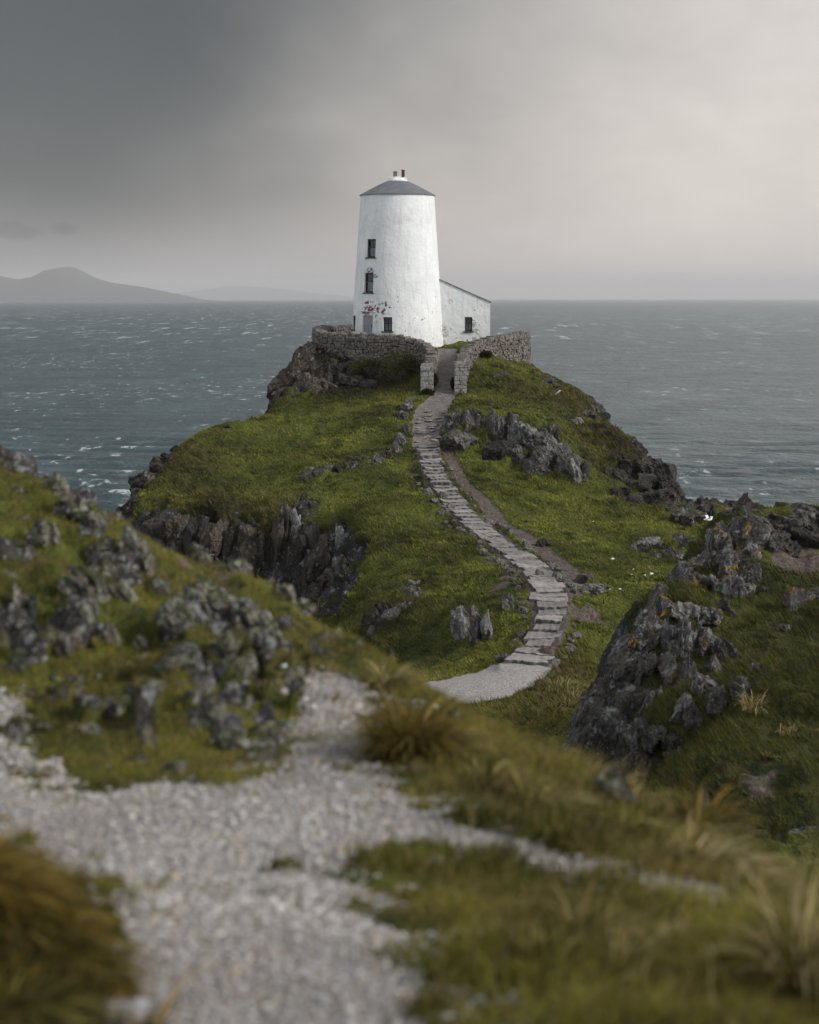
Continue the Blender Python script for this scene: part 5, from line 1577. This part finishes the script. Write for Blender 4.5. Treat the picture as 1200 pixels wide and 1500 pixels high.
def grass_far():
    g = np.random.default_rng(11)
    a = {k: v[QB[:, 0]] for k, v in AB.items()}
    y = PB[QB[:, 0], 1]
    ok = (1 - sstep(a['rock'], 0.25, 0.5)) * (a['path'] < 0.25) * (a['soil'] < 0.35) * (y < 126) * (PB[QB[:, 0], 2] > 9)
    # leave the tower's yard clear
    c = PB[QB[:, 0]]
    yard = (np.hypot(c[:, 0] - TX, c[:, 1] - TY) < 3.2) | ((c[:, 0] > 1) & (c[:, 0] < 5) & (c[:, 1] > 121) & (c[:, 1] < 126))
    ok = ok * ~yard
    for far, n, lab in ((True, 330000, 'short windswept turf over the headland'), (False, 190000, 'rough green grass over the right knoll, darkened for cloud shade')):
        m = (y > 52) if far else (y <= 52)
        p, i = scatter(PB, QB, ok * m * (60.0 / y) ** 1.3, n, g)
        dry = AB['dry'][i]; heath_shade = AB['heath_shade'][i]
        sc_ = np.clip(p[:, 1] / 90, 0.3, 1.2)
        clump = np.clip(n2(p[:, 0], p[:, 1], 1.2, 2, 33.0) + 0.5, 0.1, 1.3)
        h = g.uniform(0.05, 0.13, n) * (0.6 + 0.7 * clump) * (1 + 0.9 * np.maximum(dry, heath_shade)) * (1.0 if far else 1.1)
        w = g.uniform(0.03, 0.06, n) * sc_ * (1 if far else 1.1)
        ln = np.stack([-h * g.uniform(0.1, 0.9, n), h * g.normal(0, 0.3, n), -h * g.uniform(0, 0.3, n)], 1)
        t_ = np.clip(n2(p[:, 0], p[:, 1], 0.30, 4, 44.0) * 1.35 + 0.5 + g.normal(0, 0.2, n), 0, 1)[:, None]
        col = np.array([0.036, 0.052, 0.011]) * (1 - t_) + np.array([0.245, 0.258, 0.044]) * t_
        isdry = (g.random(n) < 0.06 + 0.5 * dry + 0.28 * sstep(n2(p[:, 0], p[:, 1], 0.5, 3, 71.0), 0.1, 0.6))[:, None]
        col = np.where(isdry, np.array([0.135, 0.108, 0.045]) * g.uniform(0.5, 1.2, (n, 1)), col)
        hm = np.clip(heath_shade, 0, 1)[:, None]
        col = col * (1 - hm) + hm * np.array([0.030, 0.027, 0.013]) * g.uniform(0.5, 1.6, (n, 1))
        if not far: col = col * 0.62  # cloud shade over the knoll painted into the blade colour
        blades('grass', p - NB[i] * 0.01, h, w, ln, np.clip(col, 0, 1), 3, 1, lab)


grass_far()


def rushes():
    g = np.random.default_rng(77)
    a = {k: v[QB[:, 0]] for k, v in AB.items()}
    c = PB[QB[:, 0]]; y = c[:, 1]
    ok = (a['rock'] < 0.4) * (a['path'] < 0.1) * (a['soil'] < 0.5) * (y < 124) * (c[:, 2] > 10) * (np.hypot(c[:, 0] - TX, c[:, 1] - TY) > 6)
    patch = sstep(n2(c[:, 0], c[:, 1], 0.28, 3, 81.0), -0.15, 0.5) + 1.2 * np.maximum(a['dry'], a['heath_shade'])
    N = 2600
    p, i = scatter(PB, QB, ok * patch * (70.0 / y) ** 1.2, N, g)
    m = 22
    kind = g.random(N); sz = g.uniform(0.6, 1.3, N) * np.clip(y[0] * 0 + p[:, 1] / 80, 0.4, 1.1)
    P = np.repeat(p, m, 0) + g.normal(0, 0.09, (N * m, 3)) * np.repeat(sz, m)[:, None] * np.array([1.2, 1, 0])
    S = np.repeat(sz, m)
    h = g.uniform(0.10, 0.30, N * m) * S; w = g.uniform(0.025, 0.05, N * m) * S
    ln = np.stack([-h * g.uniform(0.0, 1.2, N * m), h * g.normal(0, 0.4, N * m), -h * g.uniform(0.0, 0.4, N * m)], 1)
    base = np.where((kind < 0.40)[:, None], np.array([0.125, 0.105, 0.042]), np.where((kind < 0.75)[:, None], np.array([0.050, 0.060, 0.016]), np.array([0.100, 0.115, 0.024])))
    col = np.repeat(base, m, 0) * g.uniform(0.5, 1.25, (N * m, 1))
    blades('grass', P, h, w, ln, np.clip(col, 0, 1), 6, 1, 'coarse clumps of rush and dead grass dotted over the headland')


rushes()


def grass_near():
    g = np.random.default_rng(12)
    q0 = QA[:, 0]; y = PA[q0, 1]; x = PA[q0, 0]
    vis = (np.abs(x) < 0.235 * y + 0.25) & (y > 3.2) & (y < 17.5)
    ok = (1 - sstep(AA['rock'][q0], 0.3, 0.6)) * (0.03 * (AA['edge'][q0] < 0.97) * (AA['edge'][q0] > 0.5) + (1 - sstep(AA['edge'][q0], 0.1, 0.8))) * vis * (1 - 0.6 * AA['soil'][q0])
    n = 300000
    p, i = scatter(PA, QA, ok * (7.0 / np.maximum(y, 4)) ** 1.0, n, g)
    hill = AA['hill'][i]
    rim = sstep(p[:, 0], -0.3, 0.6)
    clump = np.clip(n2(p[:, 0], p[:, 1], 3.5, 2, 33.0) + 0.45, 0.05, 1.4)
    h = g.uniform(0.018, 0.05, n) * (0.5 + clump) * (1 + rim * 0.9)
    w = g.uniform(0.003, 0.006, n)
    ln = np.stack([h * g.normal(0.35, 0.5, n), h * g.normal(0, 0.4, n), -h * g.uniform(0, 0.4, n)], 1)
    t_ = np.clip(n2(p[:, 0], p[:, 1], 1.7, 4, 44.0) * 1.2 + 0.45 + g.normal(0, 0.22, n), 0, 1)[:, None]
    col = np.array([0.045, 0.051, 0.011]) * (1 - t_) + np.array([0.265, 0.240, 0.042]) * t_
    isdry = (g.random(n) < 0.14 + 0.25 * AA['dry'][i] + 0.4 * sstep(n2(p[:, 0], p[:, 1], 1.6, 3, 71.0), 0.05, 0.5))[:, None]
    col = np.where(isdry, np.array([0.26, 0.195, 0.075]) * g.uniform(0.5, 1.2, (n, 1)), col)
    blades('grass', p, h, w, ln, np.clip(col, 0, 1), 4, 2, 'mossy turf over the near hummock and bank')


grass_near()


def tussock_mesh(seed, n, radius, length, lean, droop, pal, wid=0.006):
    g = np.random.default_rng(seed); segs = 6
    a = g.uniform(0, 2 * math.pi, n); r0 = radius * np.sqrt(g.random(n))
    base = np.stack([r0 * np.cos(a), r0 * np.sin(a), np.full(n, -0.02)], 1)
    L = length * g.uniform(0.25, 1.15, n) * (0.7 + 0.5 * g.random(n) ** 3)
    out = np.stack([np.cos(a), np.sin(a), np.zeros(n)], 1) * (0.35 + 0.75 * r0 / radius)[:, None] + g.normal(0, 0.25, (n, 3)) * np.array([1, 1, 0]) + np.array(lean)[None]
    th = g.uniform(0, 2 * math.pi, n)
    V = []
    pos = base.copy(); dirv = np.tile([0, 0, 1.0], (n, 1)) + out * 0.35
    side = np.stack([np.cos(th), np.sin(th), np.zeros(n)], 1) * (wid * g.uniform(0.6, 1.4, n) / 2)[:, None]
    for k in range(segs + 1):
        tp = 1 - (k / segs) ** 2 * 0.9
        V += [pos - side * tp, pos + side * tp]
        d = dirv / np.linalg.norm(dirv, axis=1)[:, None]
        pos = pos + d * (L / segs)[:, None]
        dirv = d + out * 0.22 + np.array([0, 0, -droop / segs])[None] * g.uniform(0.5, 1.6, n)[:, None]
    V = np.stack(V, 1)
    idx = (np.arange(n) * 2 * (segs + 1))[:, None]
    Fc = np.concatenate([idx + np.array([[2 * k, 2 * k + 1, 2 * k + 3, 2 * k + 2]]) for k in range(segs)])
    pal = np.array(pal); ci = g.integers(0, len(pal), n)
    col = pal[ci] * g.uniform(0.55, 1.25, (n, 1))
    return V.reshape(-1, 3), Fc, np.repeat(np.clip(col, 0, 1), 2 * (segs + 1), 0)


STRAW = [(0.42, 0.34, 0.165), (0.32, 0.24, 0.095), (0.15, 0.13, 0.032), (0.50, 0.42, 0.235), (0.10, 0.10, 0.02)]
GOLD = [(0.24, 0.155, 0.030), (0.15, 0.10, 0.022), (0.32, 0.22, 0.055), (0.08, 0.065, 0.015)]
OLIVE = [(0.15, 0.135, 0.028), (0.095, 0.098, 0.018), (0.26, 0.205, 0.07), (0.055, 0.055, 0.012)]
MIXED = STRAW[:2] + STRAW[:3] + OLIVE + [(0.075, 0.08, 0.016)]
BROWN = GOLD + OLIVE[:2] + [(0.10, 0.07, 0.02), (0.06, 0.05, 0.014)]
TUSS = [  # column, row, radius px, length px, lean, palette, blades, label
 (600,1112,30,105,(0.05,0,0),BROWN,1500,'tall dark tussock at the crest between the near path and the hollow'),
 (632,1115,22,80,(0.3,0,0),MIXED,700,'straw tussock right beside the tall dark one'),
 (572,1005,16,40,(0.2,0,0),STRAW,300,'pale tuft on the skyline left of the tall dark tussock'),
 (735,1150,40,46,(0.9,0,0),MIXED,700,'flattened straw tussock on the rim above the knoll'),
 (800,1180,36,46,(1.0,0,0),MIXED,700,'windblown straw tussock left of the rim rock'),
 (685,1125,30,44,(0.6,0,0),OLIVE,600,'olive tussock between the dark tussock and the rim'),
 (840,1235,40,40,(0.9,0,0),OLIVE,600,'olive tuft below the rim rock beside the thin gravel strand'),
 (1015,1225,34,80,(0.1,0,0),BROWN,900,'dark brown tuft standing on the rim in front of the right knoll'),
 (1045,1290,46,70,(1.2,0,0),STRAW,900,'pale drooping straw tussock on the right rim'),
 (975,1270,36,60,(1.1,0,0),MIXED,700,'straw tuft arching over at the end of the rim'),
 (1120,1330,46,66,(1.0,0,0),MIXED,800,'wide straw tussock at the right edge of the bank'),
 (1190,1450,46,130,(0.5,0,0),STRAW,700,'golden tall blades in the bottom right corner'),
 (880,1385,46,80,(0.8,0,0),MIXED,900,'straw tussock over the dark dip in the bank'),
 (940,1430,50,70,(1.0,0,0),MIXED,800,'fallen straw grass in the lower right of the bank'),
 (815,1415,54,60,(0.5,0,0),OLIVE,900,'olive tussock on the bank right of the gravel'),
 (1080,1440,54,70,(0.9,0,0),OLIVE,900,'olive tussock near the bottom right corner'),
 (20,1370,50,100,(1.2,-0.2,0),BROWN,1800,'big golden brown tussock spilling onto the gravel at bottom left'),
 (80,1420,50,90,(1.2,-0.2,0),BROWN,1600,'brown drooping tuft in front of the golden tussock'),
 (130,1450,36,60,(1.1,-0.2,0),GOLD,800,'small golden tuft at the gravel edge in the lower left'),
 (-30,1310,50,100,(1.1,-0.1,0),GOLD,1300,'golden tuft cut by the left edge of the photo'),
 (30,1485,70,70,(0.9,0,0),OLIVE,1200,'dark olive tuft in the bottom left corner'),
 (700,1200,30,30,(0.7,0,0),OLIVE,400,'low olive tuft between the gravel strand and the rim'),
 (1000,1395,50,56,(0.9,0,0),MIXED,700,'low straw tuft under the gravel strand on the right'),
]
for i, (px, py, rp, lp, lean, pal, nb, lab) in enumerate(TUSS):
    p = hit(px, py, base_A, 3.5, 14); s = p[1] / F
    V, Fc, col = tussock_mesh(300 + i, nb, rp * s, lp * s * (1.9 if pal is STRAW else 1.45), lean, 1.5, pal, 0.009)
    o = np_mesh('grass_tussock', V, [Fc], M['blade'], col=col); o.location = tuple(p)
    tag(o, lab, 'tussock', 'tussocks on the near bank')
def rough_grass(sel_fn, n, length, wid, lean, pal, seed, label):
    g = np.random.default_rng(seed)
    q0 = QA[:, 0]; y = PA[q0, 1]; x = PA[q0, 0]
    vis = (np.abs(x) < 0.225 * y + 0.3) & (y > 3.4) & (y < 13)
    p, i = scatter(PA, QA, vis * (AA['edge'][q0] < 0.45) * sel_fn(x, y), n, g)
    off_ = np.minimum(seg_dist(p[:, 0], p[:, 1], STRAND)[0], seg_dist(p[:, 0] - 0.02, p[:, 1] + 0.28, STRAND)[0])
    keep = off_ > g.uniform(0.10, 0.22, n)
    p = p[keep]; n = len(p)
    c = sstep(n2(p[:, 0], p[:, 1], 1.5, 3, 90.0), -0.25, 0.45)
    V, Fc, col = tussock_mesh(seed, n, 0.01, 1.0, lean, 1.5, pal, wid)
    V = V.reshape(n, -1, 3) * (length * (0.35 + 0.8 * c) * g.uniform(0.6, 1.2, n))[:, None, None]
    V[..., :2] += 0
    # keep ribbons at their own width
    V = V + p[:, None, :]
    sw = np.array([0.55, 0.85, 1.0])[g.integers(0, 3, n)]
    o = np_mesh('grass', V.reshape(-1, 3), [Fc], M['blade'], col=np.clip(col * np.repeat(sw * (0.24 + 1.10 * c), 14)[:, None], 0, 1))
    tag(o, label, 'grass', kind='stuff')


rough_grass(lambda x, y: sstep(x - 0.02 * y, 0.15, 0.5), 17000, 0.20, 0.045, (1.0, -0.1, 0), MIXED, 501, 'long tangled windblown grass on the right bank')
rough_grass(lambda x, y: ((x < -0.88 - (y - 5.7) * 0.5) & (y < 7.0)) * 1.0, 16000, 0.24, 0.045, (1.1, -0.3, 0), BROWN, 502, 'long brown grass over the bank at the lower left')
TUSS2 = [(1120,1040,26,60,STRAW,500,'upright straw tuft on the right knoll'),(1170,1075,24,34,STRAW,400,'pale flattened straw tuft right on the knoll'),(1130,1105,10,14,STRAW,150,'little pale tuft low on the knoll'),
         (835,1010,34,40,STRAW,500,'straw grass at the right rim of the hollow'),(800,1070,50,30,STRAW,600,'long bleached grass hanging over the hollow'),(860,1030,30,50,STRAW,500,'bleached grass beside the foot of the big crag'),(825,1040,20,40,STRAW,300,'pale tuft in the middle of the hollow rim'),
         (1000,1030,14,22,OLIVE,200,'olive tuft between the slabs of the crag')]
for i, (px, py, rp, lp, pal, nb, lab) in enumerate(TUSS2):
    p = hit(px, py, base_B, 22, 75); s = p[1] / F
    V, Fc, col = tussock_mesh(400 + i, nb, rp * s * 1.2, lp * s * 0.7, (0.7, -0.3, 0), 2.0, pal, 0.012)
    o = np_mesh('grass_tussock', V, [Fc], M['blade'], col=col); o.location = tuple(p)
    tag(o, lab, 'tussock', 'tussocks beyond the near bank')

# dark gorse bushes hugging the wall
def bush(px, py, D, r_m, label, seed):
    p = W(px, py, D); g = np.random.default_rng(seed); n = 2600
    d = g.normal(size=(n, 3)); d /= np.linalg.norm(d, axis=1)[:, None]
    rad = g.random(n) ** 0.4 * (1 + 0.35 * fbm(d * 2.2 + seed, 3))
    P = d * rad[:, None] * np.array(r_m)
    h = g.uniform(0.06, 0.14, n); t_ = g.random((n, 1))
    side = g.normal(size=(n, 3)) * 0.02
    V = np.stack([P - side, P + side, P + d * h[:, None]], 1).reshape(-1, 3)
    col = np.array([0.026, 0.031, 0.010]) * (1 - t_) + np.array([0.085, 0.085, 0.026]) * t_
    o = np_mesh('bush', V, [np.arange(n * 3).reshape(-1, 3)], M['blade'], col=np.repeat(col, 3, 0)); o.location = tuple(p)
    tag(o, label, 'bush', 'dark bushes by the walls')


bush(585, 535, 115.0, (1.2, 0.7, 0.75), 'dark bush in the corner under the left wall', 1)
bush(540, 538, 116.0, (1.1, 0.6, 0.5), 'low dark bush against the middle of the left wall', 2)
bush(712, 519, 116.3, (0.30, 0.25, 0.15), 'small round dark bush below the right wall', 3)
bush(637, 556, 113.2, (0.10, 0.9, 0.30), 'narrow dark bush inside the left gate pillar', 4)
bush(664, 562, 112.8, (0.09, 0.6, 0.26), 'dark bush inside the right gate pillar', 5)
bush(626, 575, 112.0, (0.35, 0.15, 0.16), 'dark tuft at the foot of the left gate pillar', 6)

# ------------------------------------------------------------------ gull and the bleached post
def gull():
    p = W(1037, 761, 84.0)
    root = empty('gull', tuple(p), 0.3); tag(root, 'white gull gliding in front of the dark rocks beyond the meadow', 'bird')
    V, Fc = ico(3)
    b = V * np.array([0.20, 0.065, 0.065])
    b[:, 1:] *= (1 - 0.5 * np.clip(-V[:, :1], 0, 1))
    b[:, 2] += 0.03 * np.clip(V[:, 0] - 0.55, 0, 1)
    np_mesh('body', b, [Fc], M['bird'], root)
    for sgn in (-1, 1):
        w = MB()
        for (x0, y0, z0, c0), (x1, y1, z1, c1) in (((0.03, 0.03, 0.03, 0.13), (0.05, 0.24, 0.14, 0.12)), ((0.05, 0.24, 0.14, 0.12), (-0.05, 0.5, 0.10, 0.03))):
            w.add([(x0 + c0 / 2, y0 * sgn, z0), (x0 - c0 / 2, y0 * sgn, z0), (x1 - c1 / 2, y1 * sgn, z1), (x1 + c1 / 2, y1 * sgn, z1),
                   (x0 + c0 / 2, y0 * sgn, z0 + 0.014), (x0 - c0 / 2, y0 * sgn, z0 + 0.012), (x1 - c1 / 2, y1 * sgn, z1 + 0.01), (x1 + c1 / 2, y1 * sgn, z1 + 0.01)],
                  [(0, 1, 2, 3), (7, 6, 5, 4), (0, 3, 7, 4), (1, 5, 6, 2), (0, 4, 5, 1), (3, 2, 6, 7)])
        w.build('wing', M['bird'], root, smooth=False)
    bk = MB(); bk.add([(0.19, -0.012, 0.02), (0.19, 0.012, 0.02), (0.19, 0, 0.045), (0.25, 0, 0.022)], [(0, 1, 2), (0, 3, 1), (1, 3, 2), (2, 3, 0)]); bk.build('bill', M['birdgrey'], root)


gull()
p = hit(812, 580, base_B, 60, 120)
ps = MB(); ps.lathe([(0.001, -0.1), (0.045, -0.1), (0.04, 0.42), (0.03, 0.45), (0.001, 0.45)], 10)
o = ps.build('post', M['stick'], None, smooth=True); o.location = tuple(p); o.rotation_euler = (0.1, 0.85, 0)
tag(o, 'short bleached white post leaning on the slope right of the wall', 'post')

# ------------------------------------------------------------------ the air between here and the far hills
hz, t, pbsdf = new_mat('sea_air')
hz.node_tree.nodes.remove(pbsdf)
vol = t.n('ShaderNodeVolumePrincipled', inp={'Color': (0.88, 0.88, 0.9, 1), 'Density': 4.8e-5, 'Anisotropy': 0.0})
t.link(vol.outputs[0], t.t.nodes['Material Output'].inputs['Volume'])
hb = MB(); hb.box((0, 22000, 209), (46000, 47000, 424))
o = hb.build('haze', hz); tag(o, kind='stuff', label='thin sea haze fading the far hills', cat='haze')
